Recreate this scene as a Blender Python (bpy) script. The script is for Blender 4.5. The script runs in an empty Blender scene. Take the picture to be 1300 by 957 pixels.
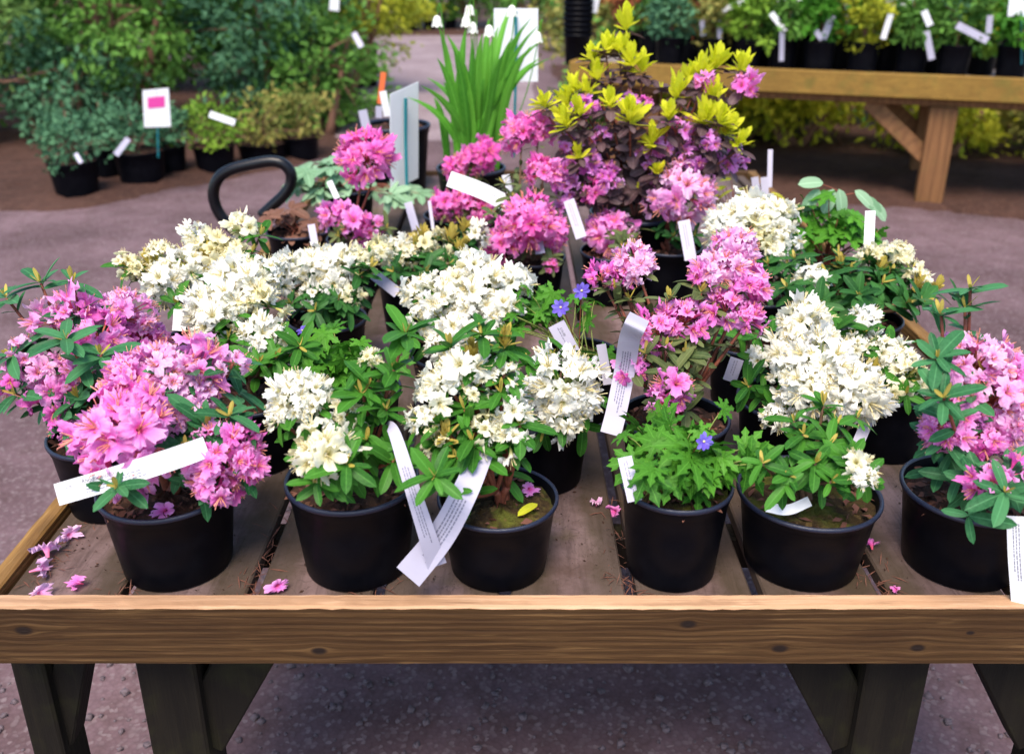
import bpy, math, random
import numpy as np
from mathutils import Vector, Matrix, Quaternion
rng = np.random.RandomState(7)
random.seed(7)
sc = bpy.context.scene
COL = sc.collection
R_ = math.radians
# ------------------------------------------------------------------ camera
F = 1200.0; CX, CY = 650.0, 433.0; PITCH = R_(22.7); CAMZ = 1.6
cf = np.array([0, math.cos(PITCH), -math.sin(PITCH)]); cu = np.array([0, math.sin(PITCH), math.cos(PITCH)]); cr = np.array([1., 0, 0])
cam_o = np.array([0, 0, CAMZ])
def ray(px, py): return cf + cr * ((px - CX) / F) + cu * ((CY - py) / F)
def at(px, py, Y):
    d = ray(px, py); return cam_o + d * (Y / d[1])
def at_z(px, py, z):
    d = ray(px, py); return cam_o + d * ((z - CAMZ) / d[2])
def depth(p): return float(np.dot(np.asarray(p) - cam_o, cf))
cam = bpy.data.cameras.new('camera'); co = bpy.data.objects.new('camera', cam); COL.objects.link(co)
co.location = (0, 0, CAMZ); co.rotation_euler = (R_(90) - PITCH, 0, 0)
cam.sensor_fit = 'HORIZONTAL'; cam.sensor_width = 36; cam.lens = 36 * F / 1300
cam.shift_y = -(478.5 - CY) / 1300
cam.clip_start = .05; cam.clip_end = 300
cam.dof.use_dof = True; cam.dof.focus_distance = 1.5; cam.dof.aperture_fstop = 3.8
sc.camera = co
# ------------------------------------------------------------------ materials
def nmat(name):
    m = bpy.data.materials.new(name); m.use_nodes = True
    nt = m.node_tree; nt.nodes.clear()
    return m, nt
def N(nt, t, **kw):
    n = nt.nodes.new(t)
    for k, v in kw.items():
        if k.startswith('i_'):
            key = k[2:]
            n.inputs[int(key) if key.isdigit() else key.replace('_', ' ')].default_value = v
        else: setattr(n, k, v)
    return n
def L(nt, a, b): nt.links.new(a, b)
def mixc(nt, fac, a, b, blend='MIX'):
    n = nt.nodes.new('ShaderNodeMix'); n.data_type = 'RGBA'; n.blend_type = blend
    for s, v in ((n.inputs[0], fac), (n.inputs[6], a), (n.inputs[7], b)):
        if isinstance(v, (int, float)): s.default_value = v
        elif isinstance(v, tuple): s.default_value = v if len(v) == 4 else (*v, 1)
        else: nt.links.new(v, s)
    return n.outputs[2]
def ramp(nt, src, stops):
    n = nt.nodes.new('ShaderNodeValToRGB'); e = n.color_ramp.elements
    while len(e) < len(stops): e.new(0.5)
    for el, (p, c) in zip(e, stops):
        el.position = p; el.color = (c, c, c, 1) if isinstance(c, (int, float)) else (*c, 1)
    L(nt, src, n.inputs[0]); return n.outputs[0]
def noise(nt, scale, detail=4, rough=.55, vec=None, dist=0):
    n = N(nt, 'ShaderNodeTexNoise'); n.inputs['Scale'].default_value = scale; n.inputs['Detail'].default_value = detail
    n.inputs['Roughness'].default_value = rough; n.inputs['Distortion'].default_value = dist
    if vec is not None: L(nt, vec, n.inputs['Vector'])
    return n.outputs[0]
def objco(nt): return N(nt, 'ShaderNodeTexCoord').outputs['Object']
def worldco(nt): return N(nt, 'ShaderNodeNewGeometry').outputs['Position']
def bump(nt, h, strength=.3, dist=.01):
    b = N(nt, 'ShaderNodeBump'); b.inputs['Strength'].default_value = strength; b.inputs['Distance'].default_value = dist
    L(nt, h, b.inputs['Height']); return b.outputs[0]
def principled(nt, color, rough=.5, spec=.5, normal=None):
    p = N(nt, 'ShaderNodeBsdfPrincipled')
    if isinstance(color, tuple): p.inputs['Base Color'].default_value = (*color, 1)
    else: L(nt, color, p.inputs['Base Color'])
    if isinstance(rough, (int, float)): p.inputs['Roughness'].default_value = rough
    else: L(nt, rough, p.inputs['Roughness'])
    p.inputs['Specular IOR Level'].default_value = spec
    if normal is not None: L(nt, normal, p.inputs['Normal'])
    return p
def out(nt, s):
    o = N(nt, 'ShaderNodeOutputMaterial'); L(nt, s, o.inputs[0])
def thin(nt, color, rough, spec, trans, normal=None, tcol=None):
    p = principled(nt, color, rough, spec, normal)
    t = N(nt, 'ShaderNodeBsdfTranslucent')
    c = tcol if tcol is not None else color
    if isinstance(c, tuple): t.inputs[0].default_value = (*c, 1)
    else: L(nt, c, t.inputs[0])
    m = N(nt, 'ShaderNodeMixShader'); m.inputs[0].default_value = trans
    L(nt, p.outputs[0], m.inputs[1]); L(nt, t.outputs[0], m.inputs[2]); out(nt, m.outputs[0])
def attr(nt, name):
    a = N(nt, 'ShaderNodeAttribute'); a.attribute_name = name; return a.outputs['Fac']
def leaf_mat(name, c1, c2, rib=None, rough=.45, trans=.25, spec=.16):
    m, nt = nmat(name)
    base = mixc(nt, attr(nt, 'tint'), c1, c2)
    n = noise(nt, 60, 3)
    base = mixc(nt, ramp(nt, n, [(.3, 0.0), (.75, .35)]), base, tuple(min(1, x * 1.3 + .005) for x in c2))
    if rib is None: rib = tuple(min(1, x * 1.9 + .03) for x in c2)
    base = mixc(nt, ramp(nt, attr(nt, 'across'), [(0.0, .4), (.14, 0.0)]), base, rib)
    thin(nt, base, rough, spec, trans, bump(nt, n, .15, .002))
    return m
def petal_mat(name, throat, mid, edge, alt, trans=.3):
    m, nt = nmat(name)
    r = attr(nt, 'rad')
    base = mixc(nt, ramp(nt, r, [(.18, 0.0), (.5, 1.0)]), throat, mid)
    base = mixc(nt, ramp(nt, r, [(.45, 0.0), (1., 1.0)]), base, edge)
    base = mixc(nt, ramp(nt, attr(nt, 'tint'), [(.2, 0.0), (1., .75)]), base, alt)
    n = noise(nt, 9, 3, vec=objco(nt))
    thin(nt, base, .55, .2, trans, bump(nt, n, .25, .05))
    return m
M = {}
M['pink'] = petal_mat('pink_petal', (.88, .18, .34), (.92, .19, .66), (.96, .48, .86), (.88, .10, .58), .42)
M['palepink'] = petal_mat('pale_pink_petal', (.90, .28, .46), (.94, .42, .78), (.98, .70, .92), (.92, .26, .72), .42)
M['hotpink'] = petal_mat('hot_pink_petal', (.88, .16, .24), (.92, .14, .56), (.95, .37, .75), (.86, .07, .49), .4)
M['purple'] = petal_mat('purple_petal', (.72, .12, .30), (.74, .16, .66), (.84, .44, .84), (.70, .06, .52), .4)
M['white'] = petal_mat('white_petal', (.78, .74, .26), (.96, .95, .84), (.98, .978, .94), (.96, .94, .74), .38)
M['cream'] = petal_mat('cream_petal', (.70, .64, .14), (.90, .86, .58), (.94, .92, .76), (.88, .80, .40), .38)
M['violet'] = petal_mat('violet_petal', (.25, .22, .70), (.17, .12, .66), (.26, .20, .80), (.15, .08, .60))
M['stamen_pink'] = None
def simple(name, c, rough=.5, spec=.4, var=.25, sc_=40):
    m, nt = nmat(name)
    n = noise(nt, sc_, 4)
    b = mixc(nt, ramp(nt, n, [(.3, 0.0), (.7, 1.0)]), tuple(x * (1 - var) for x in c), tuple(min(1, x * (1 + var)) for x in c))
    out(nt, principled(nt, b, rough, spec, bump(nt, n, .2, .003)).outputs[0]); return m
M['stamen_pink'] = simple('salmon_stamen', (.75, .30, .22))
M['stamen_cream'] = simple('cream_stamen', (.72, .62, .32))
M['pedicel'] = simple('green_pedicel', (.22, .28, .06))
M['pedicel_red'] = simple('russet_pedicel', (.35, .10, .05))
M['bark_red'] = simple('red_brown_bark', (.20, .055, .03), .6)
M['bark'] = simple('brown_bark', (.12, .065, .035), .75)
M['bark_far'] = simple('shrub_bark', (.19, .095, .06), .85, sc_=14)
M['leaf_teal'] = leaf_mat('blue_green_leaf', (.012, .080, .026), (.060, .21, .078), rough=.45)
M['leaf_green'] = leaf_mat('mid_green_leaf', (.014, .080, .010), (.060, .21, .022))
M['leaf_dark'] = leaf_mat('dark_green_leaf', (.012, .062, .014), (.045, .16, .032))
M['leaf_olive'] = leaf_mat('olive_leaf', (.05, .085, .03), (.14, .17, .06))
M['leaf_yellow'] = leaf_mat('yellow_bud_leaf', (.36, .31, .05), (.55, .42, .10), trans=.3)
M['leaf_char'] = leaf_mat('chartreuse_new_leaf', (.55, .60, .015), (.82, .82, .05), trans=.5)
M['leaf_purple'] = leaf_mat('dusky_purple_leaf', (.045, .022, .024), (.135, .085, .09), rough=.45)
M['leaf_bright'] = leaf_mat('bright_green_leaf', (.016, .095, .008), (.085, .27, .022), trans=.3, rough=.5)
M['leaf_pale'] = leaf_mat('pale_sage_leaf', (.13, .28, .14), (.28, .44, .27), rough=.55)
M['leaf_bronze'] = leaf_mat('bronze_leaf', (.12, .055, .035), (.24, .12, .08))
M['blade'] = leaf_mat('strap_leaf', (.05, .22, .02), (.13, .38, .04), rough=.35, trans=.3)
M['far_blue'] = leaf_mat('far_blue_green', (.010, .05, .022), (.11, .26, .13), rough=.6, trans=.15)
M['far_green'] = leaf_mat('far_mid_green', (.010, .05, .008), (.13, .29, .045), rough=.6, trans=.15)
M['far_conifer'] = leaf_mat('far_conifer_green', (.012, .04, .008), (.14, .25, .055), rough=.65, trans=.12)
M['far_yellow'] = leaf_mat('far_yellow_green', (.09, .16, .012), (.46, .46, .035), rough=.6, trans=.25)
M['far_lime_brightened'] = leaf_mat('far_lime_brightened', (.16, .26, .012), (.66, .62, .05), rough=.6, trans=.3)  # far_yellow brightened in colour to make up for the bench's shade
M['far_fresh'] = leaf_mat('far_fresh_green', (.035, .13, .012), (.22, .36, .035), rough=.6, trans=.25)
M['far_orange'] = leaf_mat('far_orange_green', (.055, .15, .03), (.34, .27, .07), rough=.6, trans=.2)
M['far_red'] = leaf_mat('far_russet', (.14, .05, .03), (.45, .15, .06), rough=.6, trans=.2)
def pot_mat():
    m, nt = nmat('black_nursery_plastic')
    p = worldco(nt)
    n = noise(nt, 25, 5, .6, p); d = noise(nt, 240, 2, .5, p)
    b = mixc(nt, ramp(nt, n, [(.45, 0.0), (.8, .5)]), (.0022, .0024, .0042), (.006, .006, .009))
    b = mixc(nt, ramp(nt, d, [(.74, 0.0), (.82, .3)]), b, (.04, .036, .036))
    out(nt, principled(nt, b, ramp(nt, n, [(.3, .32), (.8, .5)]), .08, bump(nt, n, .08, .003)).outputs[0]); return m
M['pot'] = pot_mat()
M['pot_rim'] = simple('glossy_sky_tinted_rim', (.010, .014, .034), .34, .5, .35, 60)  # navy of the reflected blue sky is painted into the rim colour
def soil_mat(name, c1, c2, c3):
    m, nt = nmat(name); p = worldco(nt)
    n = noise(nt, 55, 6, .65, p); v = N(nt, 'ShaderNodeTexVoronoi'); v.inputs['Scale'].default_value = 130; L(nt, p, v.inputs['Vector'])
    b = mixc(nt, ramp(nt, n, [(.35, 0.0), (.65, 1.0)]), c1, c2)
    b = mixc(nt, ramp(nt, noise(nt, 18, 3, .5, p), [(.5, 0.0), (.62, .9)]), b, c3)
    b = mixc(nt, ramp(nt, v.outputs['Color'], [(.75, 0.0), (.85, .7)]), b, tuple(min(1, x * 2.2) for x in c2))
    out(nt, principled(nt, b, .9, .2, bump(nt, n, 1, .012)).outputs[0]); return m
M['soil'] = soil_mat('dark_compost', (.022, .012, .009), (.075, .036, .022), (.05, .028, .018))
M['soil_moss'] = soil_mat('mossy_compost', (.025, .015, .008), (.07, .045, .016), (.10, .11, .015))
M['chip'] = simple('bark_chip', (.14, .055, .035), .8, sc_=90)
def paper_mat(name, c, tr=.15):
    m, nt = nmat(name); n = noise(nt, 30, 3, .5, worldco(nt))
    b = mixc(nt, ramp(nt, n, [(.3, 0.0), (.8, .25)]), c, tuple(x * .82 for x in c))
    thin(nt, b, .5, .3, tr); return m
M['paper'] = paper_mat('shade_tinted_label_paper', (.52, .50, .62))  # lilac grey paints shade into the white paper's base colour
M['paper_white'] = paper_mat('white_card', (.86, .87, .90))
M['ink'] = simple('grey_ink', (.16, .16, .19), .7)
M['ink_pale'] = simple('faded_ink', (.20, .20, .27), .7)
M['magenta'] = simple('magenta_print', (.62, .05, .30), .5)
M['stake'] = simple('teal_stake', (.01, .17, .20), .4)
M['orange'] = simple('orange_plastic', (.75, .16, .05), .4)
M['blacktube'] = simple('black_foam_tube', (.003, .003, .005), .28, .35)
M['steel'] = simple('dull_steel', (.10, .10, .11), .4, .5)
M['rubber'] = simple('rubber', (.015, .015, .016), .8)
def wood_mat(name, axis, c1, c2, c3, knots=(), scale=1.0, moss=0):
    m, nt = nmat(name)
    sep = N(nt, 'ShaderNodeSeparateXYZ'); L(nt, worldco(nt), sep.inputs[0])
    def math_(op, a, b=None, c=None):
        n = N(nt, 'ShaderNodeMath'); n.operation = op
        for i, v in enumerate((a, b, c)):
            if v is None: continue
            if isinstance(v, (int, float)): n.inputs[i].default_value = v
            else: L(nt, v, n.inputs[i])
        return n.outputs[0]
    ax = {'X': 0, 'Y': 1, 'Z': 2}[axis]; oth = [i for i in range(3) if i != ax]
    along = sep.outputs[ax]; a1, a2 = sep.outputs[oth[0]], sep.outputs[oth[1]]
    warp = 0.0; dark = None
    if knots:
        for (kx, kz, r) in knots:       # knots on an X-running board, seen in x/z
            dx = math_('MULTIPLY', math_('SUBTRACT', along, kx), .55); dz = math_('SUBTRACT', a2, kz)
            d2 = math_('ADD', math_('MULTIPLY', dx, dx), math_('MULTIPLY', dz, dz))
            d = math_('SQRT', d2)
            w = math_('MULTIPLY', math_('DIVIDE', dz, math_('ADD', d, .004)), math_('MULTIPLY', math_('EXPONENT', math_('MULTIPLY', d, -1 / (r * 2.2))), -r * 1.6))
            warp = w if isinstance(warp, float) else math_('ADD', warp, w)
            k = ramp(nt, math_('DIVIDE', d, r), [(.55, 1.0), (.8, .55), (1.0, 0.0)])
            dark = k if dark is None else math_('MAXIMUM', dark, k)
        a2 = math_('ADD', a2, warp)
    cmb = N(nt, 'ShaderNodeCombineXYZ')
    L(nt, math_('MULTIPLY', along, 1.6 * scale), cmb.inputs[0]); L(nt, math_('MULTIPLY', a1, 22 * scale), cmb.inputs[1]); L(nt, math_('MULTIPLY', a2, 22 * scale), cmb.inputs[2])
    g1 = noise(nt, 1.6, 5, .6, cmb.outputs[0], .7)
    cmb2 = N(nt, 'ShaderNodeCombineXYZ')
    L(nt, math_('MULTIPLY', along, 6 * scale), cmb2.inputs[0]); L(nt, math_('MULTIPLY', a1, 160 * scale), cmb2.inputs[1]); L(nt, math_('MULTIPLY', a2, 160 * scale), cmb2.inputs[2])
    g2 = noise(nt, 1.5, 4, .6, cmb2.outputs[0], .4)
    w = N(nt, 'ShaderNodeTexWave'); w.wave_type = 'BANDS'; w.bands_direction = 'Z'; w.inputs['Scale'].default_value = 1.3; w.inputs['Distortion'].default_value = 7; w.inputs['Detail'].default_value = 4; w.inputs['Detail Scale'].default_value = .55
    L(nt, cmb.outputs[0], w.inputs[0])
    b = mixc(nt, ramp(nt, g1, [(.32, 0.0), (.68, 1.0)]), c1, c2)
    b = mixc(nt, ramp(nt, w.outputs['Fac'], [(.05, .45), (.4, 0.0)]), b, tuple(x * .5 for x in c1))
    b = mixc(nt, ramp(nt, g2, [(.55, 0.0), (.78, .6)]), b, c3)
    b = mixc(nt, ramp(nt, g2, [(.26, .6), (.42, 0.0)]), b, tuple(x * .35 for x in c1))
    big = noise(nt, 3.5, 4, .6, worldco(nt))
    b = mixc(nt, ramp(nt, big, [(.4, 0.0), (.75, .45)]), b, tuple(x * .7 for x in c1))
    if dark is not None: b = mixc(nt, dark, b, (.012, .006, .004))
    if moss: b = mixc(nt, ramp(nt, noise(nt, 9, 5, .6, worldco(nt)), [(.52, 0.0), (.7, moss)]), b, (.10, .11, .02))
    h = math_('ADD', g2, math_('MULTIPLY', w.outputs['Fac'], .4))
    out(nt, principled(nt, b, .72, .25, bump(nt, h, .5, .003)).outputs[0]); return m
RAILY, RAILT, RZ0, RZ1 = 1.053, .028, .668, .766
def railp(px, py):
    p = at(px, py, RAILY); return (p[0], p[2])
KN = [(*railp(30, 800), .008), (*railp(405, 826), .0075), (*railp(874, 792), .0075), (*railp(990, 823), .0075), (*railp(1165, 822), .007), (*railp(1232, 803), .004)]
M['rail'] = wood_mat('front_rail_wood', 'X', (.045, .0195, .0055), (.085, .042, .0135), (.22, .123, .046), KN)
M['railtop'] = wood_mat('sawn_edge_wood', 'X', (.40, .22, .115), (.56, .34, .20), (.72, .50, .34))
M['siderail'] = wood_mat('side_rail_wood', 'Y', (.14, .07, .02), (.26, .14, .04), (.44, .27, .10))
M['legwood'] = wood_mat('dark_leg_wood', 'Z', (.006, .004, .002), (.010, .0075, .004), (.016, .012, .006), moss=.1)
M['benchrail'] = wood_mat('bench_rail_wood', 'X', (.20, .11, .022), (.30, .175, .035), (.38, .24, .06), scale=.7, moss=.45)
M['benchleg'] = wood_mat('bench_leg_wood', 'Z', (.17, .075, .030), (.24, .115, .045), (.29, .155, .065), scale=.7, moss=.15)
def board_mat():
    m, nt = nmat('weathered_board'); p = worldco(nt)
    mp = N(nt, 'ShaderNodeMapping'); mp.inputs['Scale'].default_value = (60, 4, 60); L(nt, p, mp.inputs[0])
    g = noise(nt, 1.5, 5, .6, mp.outputs[0], .4); big = noise(nt, 7, 5, .62, p); spk = noise(nt, 90, 3, .6, p)
    b = mixc(nt, ramp(nt, big, [(.34, 0.0), (.66, 1.0)]), (.070, .041, .032), (.205, .140, .136))
    b = mixc(nt, ramp(nt, g, [(.3, .5), (.52, 0.0)]), b, (.04, .024, .02))
    b = mixc(nt, ramp(nt, noise(nt, 5.2, 4, .6, p), [(.56, 0.0), (.74, .75)]), b, (.10, .082, .020))
    b = mixc(nt, ramp(nt, spk, [(.62, 0.0), (.75, .5)]), b, (.05, .03, .025))
    wv = noise(nt, 16, 3, .5, p, 2.2)
    b = mixc(nt, ramp(nt, wv, [(.485, 0.0), (.5, .5), (.515, 0.0)]), b, (.055, .035, .03))
    sx = N(nt, 'ShaderNodeSeparateXYZ'); L(nt, p, sx.inputs[0]); md = N(nt, 'ShaderNodeMath'); md.operation = 'PINGPONG'
    ad = N(nt, 'ShaderNodeMath'); ad.operation = 'ADD'; ad.inputs[1].default_value = 2.71; L(nt, sx.outputs[0], ad.inputs[0]); L(nt, ad.outputs[0], md.inputs[0]); md.inputs[1].default_value = .09
    mu = N(nt, 'ShaderNodeMath'); mu.operation = 'MULTIPLY_ADD'; L(nt, noise(nt, 11, 4, .6, p), mu.inputs[0]); mu.inputs[1].default_value = -.085; L(nt, md.outputs[0], mu.inputs[2])
    b = mixc(nt, ramp(nt, mu.outputs[0], [(0.0, .65), (.03, 0.0)]), b, (.040, .030, .013))
    out(nt, principled(nt, b, .75, .25, bump(nt, mixc(nt, .5, g, spk), .35, .004)).outputs[0]); return m
M['board'] = board_mat()
def ground_mat(name, c1, c2, c3, c4, s=1.0, bs=.6):
    m, nt = nmat(name); p = worldco(nt)
    v = N(nt, 'ShaderNodeTexVoronoi'); v.inputs['Scale'].default_value = 120 * s; v.inputs['Randomness'].default_value = 1; L(nt, p, v.inputs['Vector'])
    big = noise(nt, 1.4, 5, .6, p); mid = noise(nt, 12 * s, 5, .65, p)
    b = mixc(nt, ramp(nt, big, [(.33, 0.0), (.68, 1.0)]), c1, c2)
    b = mixc(nt, ramp(nt, mid, [(.45, 0.0), (.7, .7)]), b, c3)
    b = mixc(nt, ramp(nt, v.outputs['Color'], [(.62, 0.0), (.9, .75)]), b, c4)
    b = mixc(nt, ramp(nt, v.outputs['Distance'], [(.4, 0.0), (.8, .22)]), b, tuple(x * .45 for x in c1))
    out(nt, principled(nt, b, .85, .25, bump(nt, mixc(nt, .3, mid, v.outputs['Distance']), bs, .01)).outputs[0]); return m
M['ground'] = ground_mat('mauve_gravel', (.070, .040, .043), (.185, .118, .132), (.080, .046, .044), (.21, .16, .165), .8, .3)
M['palegravel'] = ground_mat('pale_gravel', (.20, .145, .16), (.30, .235, .25), (.18, .125, .13), (.36, .3, .31), .8, .3)
M['mulch'] = ground_mat('brown_mulch', (.05, .022, .015), (.075, .036, .026), (.03, .014, .01), (.11, .058, .04), .7, 1)
M['benchgravel'] = ground_mat('bench_gravel', (.20, .17, .17), (.28, .25, .25), (.15, .12, .11), (.4, .37, .36), 1, .6)
M['stone'] = simple('pebble', (.12, .09, .10), .8, .3, .5, 20)
# ------------------------------------------------------------------ mesh building
class MB:
    def __init__(s): s.v = []; s.q = []; s.m = []; s.a = {'tint': [], 'across': [], 'rad': []}; s.n = 0
    def add(s, v, q, mi=0, tint=.5, across=1., rad=1.):
        v = np.asarray(v, float).reshape(-1, 3); q = np.asarray(q, int)
        s.v.append(v); s.q.append(q + s.n); s.m.append(np.full(len(q), mi)); s.n += len(v)
        for k, val in (('tint', tint), ('across', across), ('rad', rad)):
            s.a[k].append(np.full(len(v), val, float) if np.isscalar(val) else np.asarray(val, float))
    def build(s, name, mats, parent=None, smooth=True, mesh_only=False, origin=None):
        v = np.concatenate(s.v); q = np.concatenate(s.q); mi = np.concatenate(s.m)
        o = np.zeros(3) if origin is None else np.asarray(origin, float)
        if parent is not None: o = np.array(parent['_o'])
        me = bpy.data.meshes.new(name)
        me.vertices.add(len(v)); me.vertices.foreach_set('co', (v - o).astype(np.float32).ravel())
        me.loops.add(q.size); me.loops.foreach_set('vertex_index', q.ravel().astype(np.int32))
        me.polygons.add(len(q)); me.polygons.foreach_set('loop_start', np.arange(0, q.size, 4, dtype=np.int32))
        me.polygons.foreach_set('material_index', mi.astype(np.int32))
        me.polygons.foreach_set('use_smooth', np.full(len(q), smooth, dtype=bool))
        for k, l in s.a.items():
            at_ = me.attributes.new(k, 'FLOAT', 'POINT'); at_.data.foreach_set('value', np.concatenate(l).astype(np.float32))
        for m in mats: me.materials.append(M[m] if isinstance(m, str) else m)
        me.update(); me.validate()
        if mesh_only: return me
        ob = bpy.data.objects.new(name, me); COL.objects.link(ob)
        if parent is not None: ob.parent = parent
        else: ob.location = o
        if parent is not None: ob['_o'] = [float(x) for x in o]
        return ob
ALL_ROOTS = []
def empty(name, loc, label, cat, group=None):
    o = bpy.data.objects.new(name, None); COL.objects.link(o); o.location = [float(x) for x in loc]; o.empty_display_size = .05
    o['_o'] = [float(x) for x in loc]; tag(o, label, cat, group); return o
def tag(o, label, cat, group=None):
    o['label'] = label; o['category'] = cat
    if group: o['group'] = group
    return o
def struct(o, k='structure'): o['kind'] = k; return o
def unit(v): v = np.asarray(v, float); return v / (np.linalg.norm(v, axis=-1, keepdims=True) + 1e-9)
def tube(mb, pts, r0, r1=None, sides=6, mi=0, tint=.5, cap=True, rad=1.):
    pts = np.asarray(pts, float); n = len(pts); r1 = r0 if r1 is None else r1
    t = unit(np.gradient(pts, axis=0)); ref = np.array([0, 0, 1.]) if abs(t[0][2]) < .9 else np.array([1., 0, 0])
    vs = []; u = unit(np.cross(t[0], ref))
    for i in range(n):
        u = unit(u - t[i] * np.dot(u, t[i])); w = np.cross(t[i], u); r = r0 + (r1 - r0) * i / max(1, n - 1)
        for k in range(sides):
            a = 2 * math.pi * k / sides; vs.append(pts[i] + r * (u * math.cos(a) + w * math.sin(a)))
    q = [(i * sides + k, i * sides + (k + 1) % sides, (i + 1) * sides + (k + 1) % sides, (i + 1) * sides + k) for i in range(n - 1) for k in range(sides)]
    if cap and sides >= 4:
        vs = vs + [pts[0], pts[-1]]; a, b = n * sides, n * sides + 1
        for k in range(0, sides - sides % 2, 2):
            q.append((a, (k + 2) % sides, k + 1, k)); q.append((b, (n - 1) * sides + k, (n - 1) * sides + k + 1, (n - 1) * sides + (k + 2) % sides))
    mb.add(vs, q, mi, tint, 1., rad)
def bez(a, b, c, n=7):
    t = np.linspace(0, 1, n)[:, None]; return (1 - t) ** 2 * a + 2 * t * (1 - t) * b + t * t * c
def spline(P, n=8):
    P = np.asarray(P, float); Q = np.vstack([2 * P[0] - P[1], P, 2 * P[-1] - P[-2]]); o = []
    for i in range(1, len(Q) - 2):
        for t in np.linspace(0, 1, n, endpoint=False):
            o.append(.5 * (2 * Q[i] + (Q[i + 1] - Q[i - 1]) * t + (2 * Q[i - 1] - 5 * Q[i] + 4 * Q[i + 1] - Q[i + 2]) * t * t + (3 * Q[i] - Q[i - 1] - 3 * Q[i + 1] + Q[i + 2]) * t ** 3))
    o.append(P[-1]); return np.array(o)
def box(mb, c, s, mi=0, rot=None, bev=.004, tint=.5):
    c = np.asarray(c, float); h = np.asarray(s, float) / 2; b = min(bev, h.min() * .45)
    # bevelled box as a stack of rounded rings along z
    def ring(z, e):
        x, y = h[0] - e, h[1] - e; k = min(b, x * .5, y * .5)
        return [(-x + k, -y, z), (x - k, -y, z), (x, -y + k, z), (x, y - k, z), (x - k, y, z), (-x + k, y, z), (-x, y - k, z), (-x, -y + k, z)]
    v = []; 
    for z, e in ((-h[2], b), (-h[2] + b, 0), (h[2] - b, 0), (h[2], b)): v += ring(z, e)
    q = [(i * 8 + k, i * 8 + (k + 1) % 8, (i + 1) * 8 + (k + 1) % 8, (i + 1) * 8 + k) for i in range(3) for k in range(8)]
    for base, f in ((0, 1), (24, 0)):
        for a in ((0, 1, 2, 7), (7, 2, 3, 6), (6, 3, 4, 5)):
            qq = [base + i for i in a]; q.append(tuple(qq[::-1] if f else qq))
    v = np.array(v)
    if rot is not None: v = v @ np.array(rot).T
    mb.add(v + c, q, mi, tint)
def bar(mb, a, b, w, d, mi=0, up=(0, 0, 1), bev=.003):
    a = np.asarray(a, float); b = np.asarray(b, float); z = unit(b - a); x = unit(np.cross(np.asarray(up, float), z)); y = np.cross(z, x)
    box(mb, (a + b) / 2, (w, d, np.linalg.norm(b - a)), mi, np.stack([x, y, z], 1), bev)
def lathe(mb, c, prof, seg=40, mi=0, close=False):
    c = np.asarray(c, float); v = []
    for r, z in prof:
        for k in range(seg):
            a = 2 * math.pi * k / seg; v.append(c + np.array([r * math.cos(a), r * math.sin(a), z]))
    q = [(i * seg + k, i * seg + (k + 1) % seg, (i + 1) * seg + (k + 1) % seg, (i + 1) * seg + k) for i in range(len(prof) - 1) for k in range(seg)]
    mb.add(v, q, mi)
# leaf templates: x along the leaf, y across, z normal
def leaf_tpl(nl=8, na=4, w=.36, droop=.18, fold=.12, tip=.8, teeth=0):
    u = np.linspace(0, 1, nl + 1); a = np.linspace(-1, 1, na + 1); v = []; ac = []
    for i, x in enumerate(u):
        wd = w / 2 * (max(.0, 1 - abs((x - .56) / (.56 if x < .56 else .44)) ** 2.5) ** .62 if 0 < x < 1 else .03)
        if teeth and 0 < i < nl: wd *= 1.35 if i % 2 else .7
        for y in a:
            v.append((x, y * wd, -droop * x * x + fold * abs(y) * wd * 2)); ac.append(abs(y))
    q = [(i * (na + 1) + j, i * (na + 1) + j + 1, (i + 1) * (na + 1) + j + 1, (i + 1) * (na + 1) + j) for i in range(nl) for j in range(na)]
    return np.array(v), np.array(q), np.array(ac)
LEAF = leaf_tpl(w=.32); NARROW = leaf_tpl(w=.26, droop=-.08); LEAFLOW = leaf_tpl(2, 2, .5, .15, .1, 1); SHOOT = leaf_tpl(6, 2, .31, -.12, .2); ROUND = leaf_tpl(w=.5, droop=.2, fold=.1)
TINY = (np.array([(0, -.1, 0), (0, .1, 0), (.5, .32, .06), (.5, -.32, .06), (1, .04, -.1), (1, -.04, -.1)], float), np.array([(0, 3, 2, 1), (3, 5, 4, 2)]), np.ones(6))
def palm_tpl(n=5, spread=110, w=.42, teeth=True):
    V = []; Q = []; A = []; k = 0
    for i in range(n):
        ang = R_(-spread + 2 * spread * i / (n - 1)); s = 1 - .35 * abs(i - (n - 1) / 2) / ((n - 1) / 2)
        v, q, a = leaf_tpl(7, 2, w, .2, .12, .8, 1 if teeth else 0); v = v * s
        c, s_ = math.cos(ang), math.sin(ang)
        V.append(np.stack([v[:, 0] * c - v[:, 1] * s_, v[:, 0] * s_ + v[:, 1] * c, v[:, 2] + .01 * i], 1)); Q.append(q + k); A.append(a); k += len(v)
    return np.concatenate(V), np.concatenate(Q), np.concatenate(A)
PALM = palm_tpl(); PALM7 = palm_tpl(7, 130, .30, True); PALMBIG = palm_tpl(5, 115, .45, False)
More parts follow.
